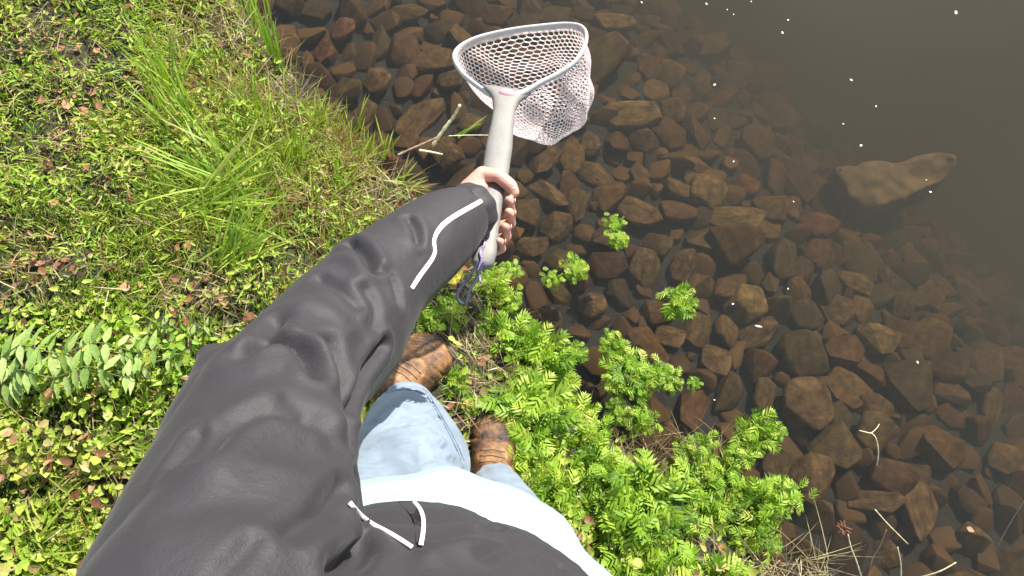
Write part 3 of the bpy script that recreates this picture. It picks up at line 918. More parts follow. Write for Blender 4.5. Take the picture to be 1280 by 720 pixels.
broad_stem(-50, 185, 472, 462, 18, 'lower of the two long stems of paired pale green leaves at left')
broad_stem(60, 240, 486, 446, 12, 'short stem of pointed leaves ending beside the jacket shoulder', (0.028, 0.04), 0.24)
broad_stem(120, 275, 418, 408, 9, 'yellowish leafy sprig tucked above the jacket elbow', (0.024, 0.034), 0.22)

# ------------------------------------------------------------------ feathery plants on the right
def feather_protos():
    out = []
    for v in range(7):
        r = random.Random(300 + v)
        V, F, T = [], [], []
        bm = bmesh.new()
        nst = r.randint(6, 9)
        for s_ in range(nst):
            a = 6.283 * s_ / nst + r.uniform(-0.5, 0.5)
            ln = r.uniform(0.45, 1.0)
            out_ = r.uniform(0.3, 1.0)
            pts = [Vector((0, 0, 0)), Vector((math.cos(a) * .35 * out_, math.sin(a) * .35 * out_, .55 * ln)), Vector((math.cos(a) * .75 * out_, math.sin(a) * .75 * out_, .95 * ln))]
            cp = catmull(pts, 5)
            add_tube(bm, cp, resample([0.028, 0.012], len(cp)), 5)
            nl = r.randint(4, 6)
            for k in range(nl):
                t = 0.35 + 0.65 * k / (nl - 1)
                p = cp[min(len(cp) - 1, int(t * (len(cp) - 1)))]
                az = a + k * 2.4 + r.uniform(-.4, .4)
                el = r.uniform(-0.35, 0.75) + 0.25 * (t - .5)
                d = Vector((math.cos(az) * math.cos(el), math.sin(az) * math.cos(el), math.sin(el)))
                up = Vector((r.uniform(-.6, .6), r.uniform(-.6, .6), 1))
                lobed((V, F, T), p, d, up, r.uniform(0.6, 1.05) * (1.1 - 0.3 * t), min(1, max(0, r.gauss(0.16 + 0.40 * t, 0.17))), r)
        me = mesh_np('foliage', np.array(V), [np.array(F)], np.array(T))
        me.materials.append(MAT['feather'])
        sm = bm_mesh('stem', bm); sm.materials.append(MAT['stem'])
        out.append((me, sm))
    return out
FP = feather_protos()
ORD = ['leftmost', 'second from the left', 'third from the left', 'fourth from the left', 'fifth from the left', 'sixth from the left', 'seventh from the left']
ROWN = ['top', 'second', 'third', 'fourth', 'lowest']
def patch_of(lst, fmt, group, per):
    lst = sorted([(x + rnd.uniform(-6, 6), y + rnd.uniform(-6, 6), r_ * rnd.uniform(0.6, 1.25)) for x, y, r_ in lst], key=lambda q: q[1])
    rows = [lst[i:i + per] for i in range(0, len(lst), per)]
    if len(rows) > 1 and len(rows[-1]) == 1: rows[-2] += rows.pop()
    for i, row in enumerate(rows):  # rows from far to near
        rn = 'top' if i == 0 else ('lowest' if i == len(rows) - 1 else ROWN[i])
        for j, (x, y, r_) in enumerate(sorted(row)):
            feather(x, y, r_, fmt % (ORD[j], rn), group)
def feather(px, py, rad_px, label, group, h=1.0, top=None):
    """plant whose crown shows at (px, py) with about rad_px radius"""
    g0 = G(px, py, 0.06)
    zt = max(hz(g0.x, g0.y), -0.03)
    h *= rnd.uniform(0.7, 1.35)
    R_ = rad_px * 1.5 / FPX * rnd.uniform(0.85, 1.1)
    H = R_ * 1.15 * h
    g = G(px, py, zt + H * 0.75)
    zt = max(hz(g.x, g.y), -0.012)
    root = empty('feathery_plant', (g.x, g.y, zt))
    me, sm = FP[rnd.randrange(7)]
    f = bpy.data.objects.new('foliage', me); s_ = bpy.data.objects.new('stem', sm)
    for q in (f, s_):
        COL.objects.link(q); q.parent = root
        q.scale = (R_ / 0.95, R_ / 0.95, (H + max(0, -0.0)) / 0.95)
    root.rotation_euler = (rnd.uniform(-.25, .25), rnd.uniform(-.25, .25), rnd.uniform(0, 6.28))
    tag(root, label, 'plant', group)
    return root
patch_of([(640,430,30),(662,415,24),(690,440,34),(715,452,26),(655,470,34),(700,480,36),(640,505,28),(680,515,36),(722,515,26),(655,545,32),(700,545,32),(640,578,24),(675,580,30),(735,545,22)], 'bright feathery plant right of boots, %s in %s row', 'feathery plants growing beside the boots', 4)
patch_of([(655,610,24),(700,605,34),(745,590,26),(680,635,26),(730,630,36),(775,610,32),(765,655,36),(715,655,22),(815,625,36),(800,665,36),(850,655,34),(770,700,36),(820,705,36),(870,700,34),(760,740,34),(820,745,36),(880,745,34),(905,715,26)], 'lime feathery plant beside shirt hem, %s in %s row', 'feathery plants growing beside the shirt hem', 5)
patch_of([(830,590,28),(865,600,30),(900,600,28),(880,565,22),(915,570,24),(945,545,28),(965,540,20),(895,640,28),(935,620,22),(960,630,28),(985,625,20),(945,660,26),(925,690,26),(965,675,20),(860,560,18)], 'feathery plant in outer patch over stones, %s, %s row', 'feathery plants on the outer side of the patch', 4)
patch_of([(765,435,26),(785,460,28),(770,480,24),(815,470,24),(840,478,22),(862,485,16),(795,495,22),(800,525,18),(770,515,18)], 'feathery plant in arm reaching over water, %s, %s row', 'feathery plants reaching right over the stones', 3)
for x, y, r_, lb in [(612,350,26,'small bright leafy plant just below the butt of the net handle'),
                     (636,378,18,'little lime sprig under the net handle, lowest of the pair there'),
                     (850,380,26,'lone feathery sprig standing in water far right of the handle'),
                     (716,336,20,'thin pale sprig with bright tip between handle and lone sprig'),
                     (690,350,16,'faint greyish sprig leaning left over the brown stones'),
                     (768,280,14,'small upright sprig in the water highest above the others'),
                     (768,300,14,'half submerged sprig just under the highest sprig'),
                     (568,478,22,'small dark green leafy plant between the two tan boots'),
                     (585,505,16,'small bright sprig touching the right boot from the left'),
                     (528,400,22,'bright leafy plant peeking out under the jacket forearm'),
                     (560,385,22,'dark shaded leafy plant under the jacket forearm and handle'),
                     (640,340,16,'dim olive sprig at the waterline right of the handle butt')]:
    feather(x, y, r_, lb, None)

# yellow leaf under the cuff
v, g_, tt = leaf_long(0.052, 0.75, 0.6, 0.1, 0.2, 0.5)
tag(link('fallen_leaf', mesh_np('fallen_leaf', v + np.array(G(556, 352, 0.09)), g_), MAT['yellow']), 'single yellow leaf below the jacket cuff', 'leaf')

# ------------------------------------------------------------------ twigs, stalks, white flecks for sun glints
def sticks(name, px_pts, z, r0, r1, mat, label, cat='twig', seg=6, zs=None, group=None):
    bm = bmesh.new()
    pts = [G(x, y, (zs[i] if zs else z)) for i, (x, y) in enumerate(px_pts)]
    pts = catmull(pts, 6)
    rr = [q * (1 + 0.18 * math.sin(i * 2.3)) for i, q in enumerate(resample([r0, r1], len(pts)))]
    add_tube(bm, pts, rr, seg)
    return tag(link(name, bm_mesh(name, bm), MAT[mat]), label, cat, group)
sticks('stick', [(541, 182), (556, 160), (567, 146), (575, 131)], 0.03, 0.005, 0.0036, 'pale_twig', 'pale yellow peeled stick pointing up toward the net', 'stick', zs=[0.0, 0.03, 0.05, 0.08])
sticks('twig', [(497, 194), (512, 187), (528, 180), (546, 172)], 0.02, 0.0036, 0.0024, 'twig', 'brown twig lying just over the water left of the handle')
sticks('stick', [(524, 188), (538, 190), (553, 193)], 0.012, 0.004, 0.0022, 'pale_twig', 'short white broken stick below the brown twig', 'stick')
sticks('grass_stalk', [(560, 170), (585, 169), (614, 169)], 0.02, 0.0015, 0.0010, 'pale_twig', 'straight pale grass stalk running behind the net handle', 'stalk')
tuft(572, 168, 5, (0.06, 0.1), 0.003, 0.35, 0.12, 0.6, 'few green blades running over the water to the net handle', lean=(0.85, 0.97), droop=(0, 0.1))
SG = 'dry stalks standing in the water at lower right'
sticks('dry_stalk', [(1078, 725), (1070, 700), (1064, 685), (1060, 668)], 0.1, 0.0017, 0.0012, 'pale_twig', 'pale stalk holding up a brown dried flower head', 'stalk', zs=[-.02, .05, .1, .14], group=SG)
def flower():
    bm = bmesh.new(); c = G(1053, 661, 0.145)
    for k in range(16):
        a = k * 2.4; ln = rnd.uniform(0.008, 0.019)
        d = Vector((math.cos(a), math.sin(a), rnd.uniform(0.1, 0.9))).normalized()
        add_tube(bm, [c, c + d * ln * .6, c + d * ln], [0.0014, 0.003, 0.0006], 5)
    return bm_mesh('flower_head', bm)
tag(link('flower_head', flower(), MAT['dead']), 'brown dried flower head on a stalk over the water', 'flower')
sticks('dry_stalk', [(1085, 728), (1090, 700), (1100, 682), (1108, 662)], 0.1, 0.0012, 0.0008, 'twig', 'thin brown stalk curving right beside the flower head', 'stalk', zs=[-.02, .04, .07, .1], group=SG)
sticks('dry_stalk', [(1126, 728), (1126, 705), (1122, 684)], 0.1, 0.0015, 0.001, 'pale_twig', 'short pale upright stalk, middle of the bottom edge stalks', 'stalk', zs=[-.02, .04, .08], group=SG)
sticks('dry_stalk', [(1094, 637), (1110, 655), (1135, 680)], 0.02, 0.0012, 0.0009, 'pale_twig', 'thin straight stalk slanting down right over the dark stones', 'stalk', zs=[.06, .03, -.01], group=SG)
sticks('dry_stalk', [(1150, 722), (1175, 714), (1195, 703)], 0.02, 0.002, 0.001, 'pale_twig', 'greenish blade like stalk lying low by the bottom edge', 'stalk', zs=[-.01, .02, .03], group=SG)
sticks('dry_stalk', [(1243, 690), (1262, 655), (1285, 618)], 0.02, 0.001, 0.0008, 'twig', 'long hair thin stalk at the right edge of the water', 'stalk', zs=[-.02, .05, .1], group=SG)
sticks('twig', [(1096, 582), (1098, 565), (1095, 548), (1089, 541)], 0.03, 0.0012, 0.0012, 'pale_twig', 'curved white twig with forked top standing in the water', 'twig', zs=[-.02, .01, .03, .04])
sticks('twig', [(1074, 538), (1082, 540), (1089, 541), (1096, 535), (1099, 530)], 0.04, 0.0009, 0.0009, 'pale_twig', 'forked pale tip of a twig standing in the water', 'twig')
def dry_edge():
    n = 260
    bx = rng.uniform(930, 1040, n); by = rng.uniform(690, 760, n)
    b = np.array([list(G(x, y, 0.0)) for x, y in zip(bx, by)])
    a = blades(b, rng.uniform(0.04, 0.13, n), rng.uniform(0.001, 0.0025, n), rng.uniform(0, 6.28, n), rng.uniform(0.4, 0.98, n), rng.uniform(0, .5, n), np.clip(rng.normal(0.65, 0.2, n), 0, 1), seg=4)
    o = blade_obj('dry_grass', [a], MAT['straw'])
    tag(o, 'tangle of dry straw grass at the bottom edge beside the feathery plants', 'dry grass', kind='stuff')
    n = 240
    bx = rng.uniform(770, 900, n); by = rng.uniform(540, 590, n)
    b = np.array([list(G(x, y, 0.0)) for x, y in zip(bx, by)])
    a = blades(b, rng.uniform(0.03, 0.09, n), rng.uniform(0.001, 0.002, n), rng.uniform(0, 6.28, n), rng.uniform(0.6, 0.98, n), rng.uniform(0, .5, n), np.clip(rng.normal(0.35, 0.2, n), 0, 1), seg=4)
    o = blade_obj('dry_grass', [a], MAT['straw'])
    tag(o, 'brown dead grass tangle between the feathery plant patches', 'dry grass', kind='stuff')
dry_edge()

FL = [(802,3,2.2),(883,5,2.6),(909,12,1.4),(917,18,1.4),(978,41,2.8),(985,25,2),(939,2,1.6),(893,106,2.8),(1195,16,4.2),(1064,100,2.8),(1095,133,1.8),(1076,182,2.8),(1054,155,1.6),(1163,240,2.4),(1158,225,1.2),(917,202,1.8),(893,148,1.6),
      (916,380,2.2),(948,408,4.0),(893,500,1.4),(992,252,1.4),(985,361,1.6),(1147,453,2.4)]
def fleck_mesh():
    bm = bmesh.new()
    ring = [bm.verts.new((math.cos(a) * (1 + .25 * math.sin(3 * a)), math.sin(a) * .7, 0.12 * math.cos(2 * a))) for a in np.linspace(0, 6.283, 9)[:-1]]
    c = bm.verts.new((0, 0, 0.25)); c2 = bm.verts.new((0, 0, -0.2))
    for i in range(8):
        bm.faces.new((ring[i], ring[(i + 1) % 8], c)); bm.faces.new((ring[(i + 1) % 8], ring[i], c2))
    return bm_mesh('glint_fleck', bm)
ORDW = 'first second third fourth fifth sixth seventh eighth ninth tenth eleventh twelfth thirteenth fourteenth fifteenth sixteenth seventeenth eighteenth nineteenth twentieth twenty-first twenty-second twenty-third'.split()
fm = fleck_mesh(); fm.materials.append(MAT['fleck'])
for x, y, r_ in FL:  # small white solids stand in for sun glints on the water
    o = link('glint_fleck', fm); g = G(x, y, 0.0015)
    o.location = g; s_ = r_ * 1.75 / FPX * 0.75; o.scale = (s_, s_, s_ * 0.5); o.rotation_euler = (0, 0, rnd.uniform(0, 6))
    k_ = sorted(FL).index((x, y, r_)); 
    lb = 'tiny white fleck for a sun glint on the water, ' + ORDW[k_] + ' from the left'
    if (x, y) == (1195, 16): lb = 'largest white fleck, for a sun glint near the top right corner'
    if (x, y) == (948, 408): lb = 'elongated white fleck for a glint below the round ochre stone'; 
    if (x, y) == (948, 408): o.scale = (s_ * 1.5, s_ * .6, s_ * .4); o.rotation_euler = (0, 0, -0.2)
    tag(o, lb, 'petal', 'white flecks for sun glints on the water')
v, g_, tt = leaf_long(0.022, 0.5, -0.5, 0, 0, .5)
tag(link('fallen_leaf', mesh_np('fallen_leaf', v + np.array(G(1208, 659, 0.004)), g_, np.full(10, .9)), MAT['dead']), 'small pinkish leaf afloat at the lower right', 'leaf')

# ------------------------------------------------------------------ person
person = empty('person', (-0.12, 0.0, hz(-0.12, 0.0)))
PINV = person.matrix_basis.inverted()
def pchild(name, me, mat, parent=None, smooth=True):
    o = link(name, me, mat, None, smooth)
    o.parent = parent or person
    o.matrix_parent_inverse = Matrix.Translation(-person.location) if parent is None else (Matrix.Identity(4))
    return o

# joint positions
HD = 0.99    # distance of the left hand from the lens
wrist = P(583, 263, HD - 0.01)
elbow = P(362, 480, 0.66)
shoulder = P(235, 900, 0.38)
pelvis = Vector((-0.085, -0.185, 0.93))
neck = Vector((-0.02, -0.27, 1.40))
head = Vector((0.0, -0.17, 1.60))
rsh = Vector((0.13, -0.33, 1.30)); relb = Vector((0.24, -0.47, 1.06)); rwr = Vector((0.30, -0.42, 0.84))
ROT = math.radians(-15)
hipL = pelvis + Vector((-0.095, 0.03, -0.05)); hipR = pelvis + Vector((0.085, -0.03, -0.05))
kneeL = P(512, 580, 1.05); ankL = P(506, 506, 1.49)
kneeR = Vector((0.0, -0.085, 0.5)); ankR = G(620, 608, 0.16)

# handle geometry (needed by the hand)
BUTT = P(603, 330, 0.965); THROAT = P(633, 120, 1.14)
hax = (THROAT - BUTT).normalized()
vdir = ray(618, 230).normalized()
hside = hax.cross(vdir).normalized()      # sideways, in the picture plane
if hside.dot(RT) < 0: hside = -hside
hnear = hside.cross(hax).normalized()
if hnear.dot(vdir) > 0: hnear = -hnear     # points to the camera
def hp(t, side, near):
    """point in the handle frame: t along from butt to throat, side (m), near (m)"""
    return BUTT.lerp(THROAT, t) + hside * side + hnear * near

def body():
    bm = bmesh.new()
    chain(bm, [pelvis, pelvis.lerp(neck, .35), pelvis.lerp(neck, .7), neck], [0.125, 0.118, 0.12, 0.06])
    chain(bm, [neck, head + Vector((0, -0.03, -0.08))], [0.055, 0.055])
    ball(bm, head + Vector((0, -0.01, 0.0)), (0.075, 0.092, 0.108), 3)
    ball(bm, head + Vector((0, 0.035, -0.06)), (0.052, 0.05, 0.05), 2)
    chain(bm, [head + Vector((0, 0.078, 0.01)), head + Vector((0, 0.098, -0.03))], [0.009, 0.013])      # nose
    for s_ in (-1, 1):
        ball(bm, head + Vector((s_ * 0.076, -0.01, -0.005)), (0.012, 0.022, 0.032), 2)
        ball(bm, head + Vector((s_ * 0.03, 0.068, 0.026)), (0.02, 0.012, 0.008), 2)
    ball(bm, head + Vector((0, 0.078, -0.058)), (0.024, 0.012, 0.006), 2); ball(bm, head + Vector((0, 0.076, -0.07)), (0.02, 0.012, 0.007), 2)
    chain(bm, [neck + Vector((0, 0, -0.08)), shoulder, shoulder.lerp(elbow, .5), elbow, elbow.lerp(wrist, .4), wrist], [0.07, 0.055, 0.046, 0.040, 0.037, 0.0235])
    chain(bm, [neck + Vector((0, 0, -0.08)), rsh, relb, rwr], [0.07, 0.055, 0.038, 0.026])
    for h, k, a in ((hipL, kneeL, ankL), (hipR, kneeR, ankR)):
        chain(bm, [h, h.lerp(k, .5), k, k.lerp(a, .4), a], [0.085, 0.07, 0.052, 0.048, 0.034])
        toe = a + Vector((0.02 if a is ankL else 0.005, 0.05, -0.045)); chain(bm, [a, toe], [0.03, 0.024])
    # left hand: palm left of the handle, fingers under it, thumb over it
    pc = hp(0.30, -0.024, -0.006)
    chain(bm, [wrist, hp(0.33, -0.036, 0.0), hp(0.38, -0.024, 0.002)], [0.0235, 0.020, 0.017])
    chain(bm, [wrist, hp(0.26, -0.040, -0.004), hp(0.22, -0.028, -0.010)], [0.022, 0.019, 0.015])
    chain(bm, [hp(0.36, -0.020, -0.012), hp(0.19, -0.022, -0.013)], [0.016, 0.013])
    # fingers: root, knuckle, beyond the handle, tip curling back to the lens
    for t, r_, ex, tipn in ((0.335, 0.0082, 0.030, 0.010), (0.262, 0.0086, 0.0325, 0.013), (0.190, 0.0080, 0.029, 0.010), (0.122, 0.0070, 0.0245, 0.005)):
        chain(bm, [hp(t, -0.024, -0.014), hp(t - .01, -0.008, -0.0235), hp(t - .012, 0.012, -0.0225), hp(t - .012, ex, -0.009), hp(t - .008, ex - 0.003, tipn)],
              [r_ * 1.1, r_ * 1.08, r_ * 1.0, r_ * .95, r_ * .82], 12)
        ball(bm, hp(t - .008, ex - 0.006, tipn + 0.002), r_ * 0.8)
    # thumb: leaves the side of the palm and lies across the handle
    chain(bm, [hp(0.37, -0.034, 0.004), hp(0.435, -0.018, 0.017), hp(0.43, 0.004, 0.0225), hp(0.395, 0.024, 0.017), hp(0.375, 0.031, 0.012)],
          [0.0165, 0.0132, 0.0110, 0.0105, 0.0082], 12)
    chain(bm, [hp(0.33, -0.034, 0.008), hp(0.36, -0.016, 0.016)], [0.018, 0.010])
    # right hand, hanging open at the side
    pr = rwr + Vector((0.01, 0.02, -0.05))
    chain(bm, [rwr, pr], [0.025, 0.03])
    for i in range(4):
        b0 = pr + Vector((0.005, 0.03 - 0.02 * i, -0.03)); ln = (0.07, 0.08, 0.073, 0.058)[i]
        chain(bm, [b0, b0 + Vector((-0.006, 0.002, -ln * .5)), b0 + Vector((-0.026, 0.004, -ln))], [0.009, 0.0085, 0.0068], 10)
    chain(bm, [pr + Vector((0, 0.02, 0.02)), pr + Vector((-0.01, 0.05, -0.015)), pr + Vector((-0.014, 0.058, -0.045))], [0.014, 0.0105, 0.008], 10)
    me = remeshed(bm, 0.0024, 3, 0.5)
    return me
body_o = pchild('body', body(), MAT['skin'])
def cuff():
    ax = (P(603, 256, .985) - P(580, 268, .955)).normalized(); c0 = P(581, 267, .957); c1 = P(596, 260, .975)
    n1 = ax.orthogonal().normalized(); n2 = ax.cross(n1)
    bm = bmesh.new(); rings = []
    for t, r_ in ((0, .036), (.3, .0385), (.8, .0375), (1.0, .036), (1.06, .0345), (1.0, .0325), (.4, .031)):
        c = c0.lerp(c1, t)
        rings.append([c + (n1 * math.cos(a) + n2 * math.sin(a)) * r_ * (1 + .03 * math.sin(a * 9)) for a in np.linspace(0, 2 * math.pi, 49)[:-1]])
    loft(bm, rings, cap=False)
    return bm_mesh('cuff', bm)
def nails():
    for p, ax, out in [(hp(t - .006, ex + rr_ * .8, tn_ + .001), hnear, hside) for t, ex, tn_, rr_ in ((.335, .028, .010, .0067), (.262, .0305, .013, .007), (.190, .027, .010, .0066), (.122, .0225, .005, .0057))] + [(hp(.380, .028, .0215), hside, hnear)]:
        bm = bmesh.new(); ball(bm, (0, 0, 0), 1, 2)
        b_ = ax.cross(out).normalized(); ax2 = out.cross(b_).normalized()
        for v in bm.verts: v.co = p + ax2 * (v.co.x * .0052) + b_ * (v.co.y * .0042) + out * (v.co.z * .0012)
        pchild('nail', bm_mesh('nail', bm), MAT['nail'])
# hair and eyes (behind the lens, but part of the person)
bm = bmesh.new(); ball(bm, head + Vector((0, -0.022, 0.018)), (0.084, 0.096, 0.108), 3)
bmesh.ops.bisect_plane(bm, geom=bm.verts[:] + bm.edges[:] + bm.faces[:], plane_co=head + Vector((0, 0.03, 0.03)), plane_no=Vector((0, 0.8, -0.6)), clear_outer=True)
pchild('hair', bm_mesh('hair', bm), MAT['hair'])
for s_ in (-1, 1):
    bm = bmesh.new(); ball(bm, head + Vector((s_ * 0.03, 0.066, 0.012)), 0.0125, 2); pchild('eye', bm_mesh('eye', bm), MAT['eye'])

def ellipse_ring(c, rx, ry, rot, n=40, pw=1.0):
    out = []
    for k in range(n):
        a = 2 * math.pi * k / n
        x, y = math.cos(a) * rx, math.sin(a) * ry
        out.append(Vector((c[0] + x * math.cos(rot) - y * math.sin(rot), c[1] + x * math.sin(rot) + y * math.cos(rot), c[2])))
    return out
def loft(bm, rings, cap=True):
    vr = [[bm.verts.new(p) for p in r] for r in rings]
    n = len(vr[0])
    for i in range(len(vr) - 1):
        for k in range(n):
            bm.faces.new((vr[i][k], vr[i][(k + 1) % n], vr[i + 1][(k + 1) % n], vr[i + 1][k]))
    if cap:
        bm.faces.new(vr[0][::-1]); bm.faces.new(vr[-1])
    return vr

# sleeve path read off the photograph: px, py, distance, radius in px
ARM = [(215,960,.36,200),(262,800,.42,182),(292,690,.485,152),(316,600,.55,130),(334,532,.61,112),(376,466,.67,90),(426,412,.745,86),(470,358,.81,68),(516,317,.87,60),(556,285,.925,50),(580,268,.96,38),(592,262,.975,27)]
def jacket_mesh():
    bm = bmesh.new()
    ap = catmull([P(a, b, c) for a, b, c, d in ARM], 5)
    rr = resample([c * d / FPX for a, b, c, d in ARM], len(ap))
    add_tube(bm, ap, rr, 28)
    for p, r in zip(ap[::3], rr[::3]): ball(bm, p, r * 0.98)
    chain(bm, [P(320, 540, .59), P(288, 476, .615), P(266, 448, .625)], [.59 * 80 / FPX, .615 * 52 / FPX, .625 * 24 / FPX])
    # extra cloth hanging at the elbow's lower side
    lf = [(456,434,.74,36),(430,470,.71,44),(392,510,.67,46),(364,575,.62,50),(350,640,.56,60),(340,720,.50,70)]
    lp = [P(a, b, c + 0.03) for a, b, c, d in lf]
    chain(bm, lp, [c * d / FPX for a, b, c, d in lf])
    # torso
    T = [((-0.074, -0.172, 0.925), .194, .150), ((-0.078, -0.174, 0.96), .190, .148), ((-0.09, -0.18, 1.05), .188, .140), ((-0.08, -0.21, 1.15), .19, .13), ((-0.06, -0.24, 1.28), .19, .115), ((-0.04, -0.265, 1.38), .12, .09), ((-0.02, -0.28, 1.43), .075, .075)]
    loft(bm, [ellipse_ring(c, a, b, ROT) for c, a, b in T])
    # right sleeve
    chain(bm, [Vector((0.03, -0.28, 1.33)), rsh, rsh.lerp(relb, .5), relb, relb.lerp(rwr, .5), rwr.lerp(relb, .1)], [0.09, 0.082, 0.075, 0.068, 0.06, 0.046])
    bmesh.ops.recalc_face_normals(bm, faces=bm.faces)
    return remeshed(bm, 0.0036, 14, 0.5)
jm = jacket_mesh()

def polydist(co, pts):
    best = np.full(len(co), 9.0)
    for a, b in zip(pts[:-1], pts[1:]):
        a = np.array(a); b = np.array(b); ab = b - a
        t = np.clip(((co - a) @ ab) / (ab @ ab + 1e-12), 0, 1)
        best = np.minimum(best, np.linalg.norm(co - a - t[:, None] * ab, axis=1))
    return best
def mesh_bvh(me):
    return BVHTree.FromPolygons([v.co.copy() for v in me.vertices], [tuple(p.vertices) for p in me.polygons])
def cast(bvh, px, py):
    h = bvh.ray_cast(CAM, ray(px, py).normalized())
    return (h[0], h[1]) if h[0] is not None else (None, None)

# folds: pixel polyline, depth (negative = valley), width
# folds: pixel polyline, height (negative = valley), width
FOLDS = [([(300,440),(326,424),(345,398)], -.010, .010), ([(322,430),(345,425),(366,430),(384,446),(392,470)], -.012, .007), ([(330,458),(352,452),(374,466)], .004, .012),
 ([(436,302),(450,308),(460,320),(466,336)], -.012, .007), ([(424,322),(442,332),(452,350)], .006, .010),
 ([(512,272),(520,284),(524,300)], -.007, .006), ([(480,430),(464,452),(448,482),(440,512)], -.011, .006),
 ([(412,430),(424,470),(434,510),(440,540)], -.009, .008), ([(398,440),(406,480),(418,530)], .008, .014), ([(366,500),(392,520),(412,550)], -.006, .010),
 ([(400,346),(424,360),(446,380)], -.006, .007), ([(386,378),(414,392),(432,412)], .005, .012), ([(215,580),(232,560),(246,540)], -.005, .006),
 ([(256,566),(282,534),(326,514),(380,524)], -.008, .010), ([(270,590),(300,556),(340,536)], .005, .016),
 ([(358,668),(382,654),(404,638),(420,612)], -.006, .007), ([(270,730),(290,705),(314,680)], -.0025, .005),
 ([(415,722),(436,706),(450,690),(446,668)], -.014, .008), ([(440,600),(442,630),(440,656)], -.012, .007), ([(548,676),(580,664),(625,660),(668,668)], -.006, .007),
 ([(540,700),(600,688),(680,704)], .006, .012), ([(600,700),(650,690),(700,708)], -.004, .005), ([(482,338),(494,352),(500,376)], -.006, .006), ([(340,590),(390,600),(420,596)], .004, .012),
 ([(456,362),(468,384),(468,410)], -.005, .007), ([(600,655),(660,675),(720,712)], .003, .008), ([(240,640),(300,626),(350,640)], -.003, .014)]
def fold_mesh(me, folds, amp_noise, axis=None):
    bvh = mesh_bvh(me)
    co = get_co(me); no = get_no(me)
    disp = np.zeros(len(co))
    for pl, am, wd in folds:
        hp_ = [cast(bvh, x, y)[0] for x, y in pl]
        hp_ = [h for h in hp_ if h is not None]
        if len(hp_) < 2: continue
        pts = catmull(hp_, 5)
        d = polydist(co, pts)
        disp += am * np.exp(-(d / wd) ** 2)
        if am < 0:
            disp += -am * 0.35 * np.exp(-((d - wd * 2.1) / (wd * 1.1)) ** 2)
    for sc, a, sd in amp_noise:
        q = co.copy(); q[:, 2] *= 0.6
        warp = np.stack([vnoise(co, 7, sd + 5), vnoise(co, 7, sd + 6), vnoise(co, 7, sd + 7)], -1) * 0.06
        if axis is not None:
            q = q - np.outer(q @ axis, axis) * 0.62
        n_ = vnoise(q + warp, sc, sd)
        # broad soft swelling with a few sharp, narrow creases
        disp += a * ((n_ - 0.5) * 1.6) - a * 1.5 * np.clip(1 - np.abs(n_ * 2 - 1) * 4.5, 0, 1) ** 1.5
    set_co(me, co + no * disp[:, None])
    return me
AX = np.array((wrist - elbow).normalized() * 0.6 + (elbow - shoulder).normalized() * 0.4); AX /= np.linalg.norm(AX)
fold_mesh(jm, FOLDS, [(5, .0030, 1), (12, .0010, 2), (26, .0004, 3)], AX)
jacket = pchild('jacket', jm, MAT['jacket'])
JB = mesh_bvh(jm)

def on_surface(bvh, pl, lift, n=6):
    out = []
    dense = catmull([Vector((x, y, 0)) for x, y in pl], n)
    for q in dense:
        h, nn = cast(bvh, q.x, q.y)
        if h is not None: out.append(h + (CAM - h).normalized() * lift)
    return out
def strip(name, pl, width, mat, parent=None, lift=0.0, flat=0.32):
    pts = on_surface(JB, pl, lift)
    # smooth
    for _ in range(6):
        pts = [pts[0]] + [(pts[i - 1] + pts[i] * 2 + pts[i + 1]) / 4 for i in range(1, len(pts) - 1)] + [pts[-1]]
    bm = bmesh.new()
    add_tube(bm, pts, width / 2, 8, flat=flat, normal=(CAM - pts[len(pts) // 2]).normalized())
    return pchild(name, bm_mesh(name, bm), MAT[mat])
strip('piping', [(602,251),(590,258),(572,268),(556,279),(546,290),(541,302),(543,314),(538,326),(526,342),(514,360)], 0.0066, 'piping')
strip('piping', [(437,628),(447,640),(462,653),(485,665),(503,676),(515,684)], 0.0032, 'piping', lift=0.005)
strip('piping', [(516,626),(525,636),(529,648),(529,664),(526,681)], 0.0036, 'piping', lift=0.006)
def patch(name, poly, mat, lift):
    bm = bmesh.new()
    pts = on_surface(JB, poly + [poly[0]], lift, 3)[:-1]
    c = sum(pts, Vector()) / len(pts)
    cv = bm.verts.new(c); vs = [bm.verts.new(p) for p in pts]
    for i in range(len(vs)): bm.faces.new((cv, vs[i], vs[(i + 1) % len(vs)]))
    bmesh.ops.solidify(bm, geom=bm.faces[:], thickness=0.001)
    return pchild(name, bm_mesh(name, bm), MAT[mat])
patch('pocket_opening', [(498,628),(508,625),(517,628),(525,638),(528,652),(526,672),(520,680),(519,660),(512,642)], 'lining', 0.0015)

# shirt: a band flaring out below the jacket hem
def shirt():
    bm = bmesh.new()
    R = [((-0.088, -0.172, 0.97), .165, .12), ((-0.088, -0.165, 0.93), .175, .135), ((-0.080, -0.163, 0.88), .196, .158), ((-0.076, -0.163, 0.848), .205, .168), ((-0.076, -0.163, 0.845), .200, .164), ((-0.088, -0.16, 0.90), .165, .125)]
    rings = []
    for c, a, b in R:
        ring = ellipse_ring(c, a, b, ROT, 96)
        for k, p in enumerate(ring):
            ang = 2 * math.pi * k / 96
            wv = (0.0035 * math.sin(ang * 5 + 0.5) + 0.003 * math.sin(ang * 11 + 1.2) + 0.0015 * math.sin(ang * 19)) * max(0, (0.95 - c[2]) / 0.1)
            d = Vector((p.x - c[0], p.y - c[1], 0)).normalized(); p += d * wv
        rings.append(ring)
    loft(bm, rings, cap=False)
    return bm_mesh('shirt', bm)
pchild('shirt', shirt(), MAT['shirt'])
pchild('cuff', cuff(), MAT['jacket'])
nails()

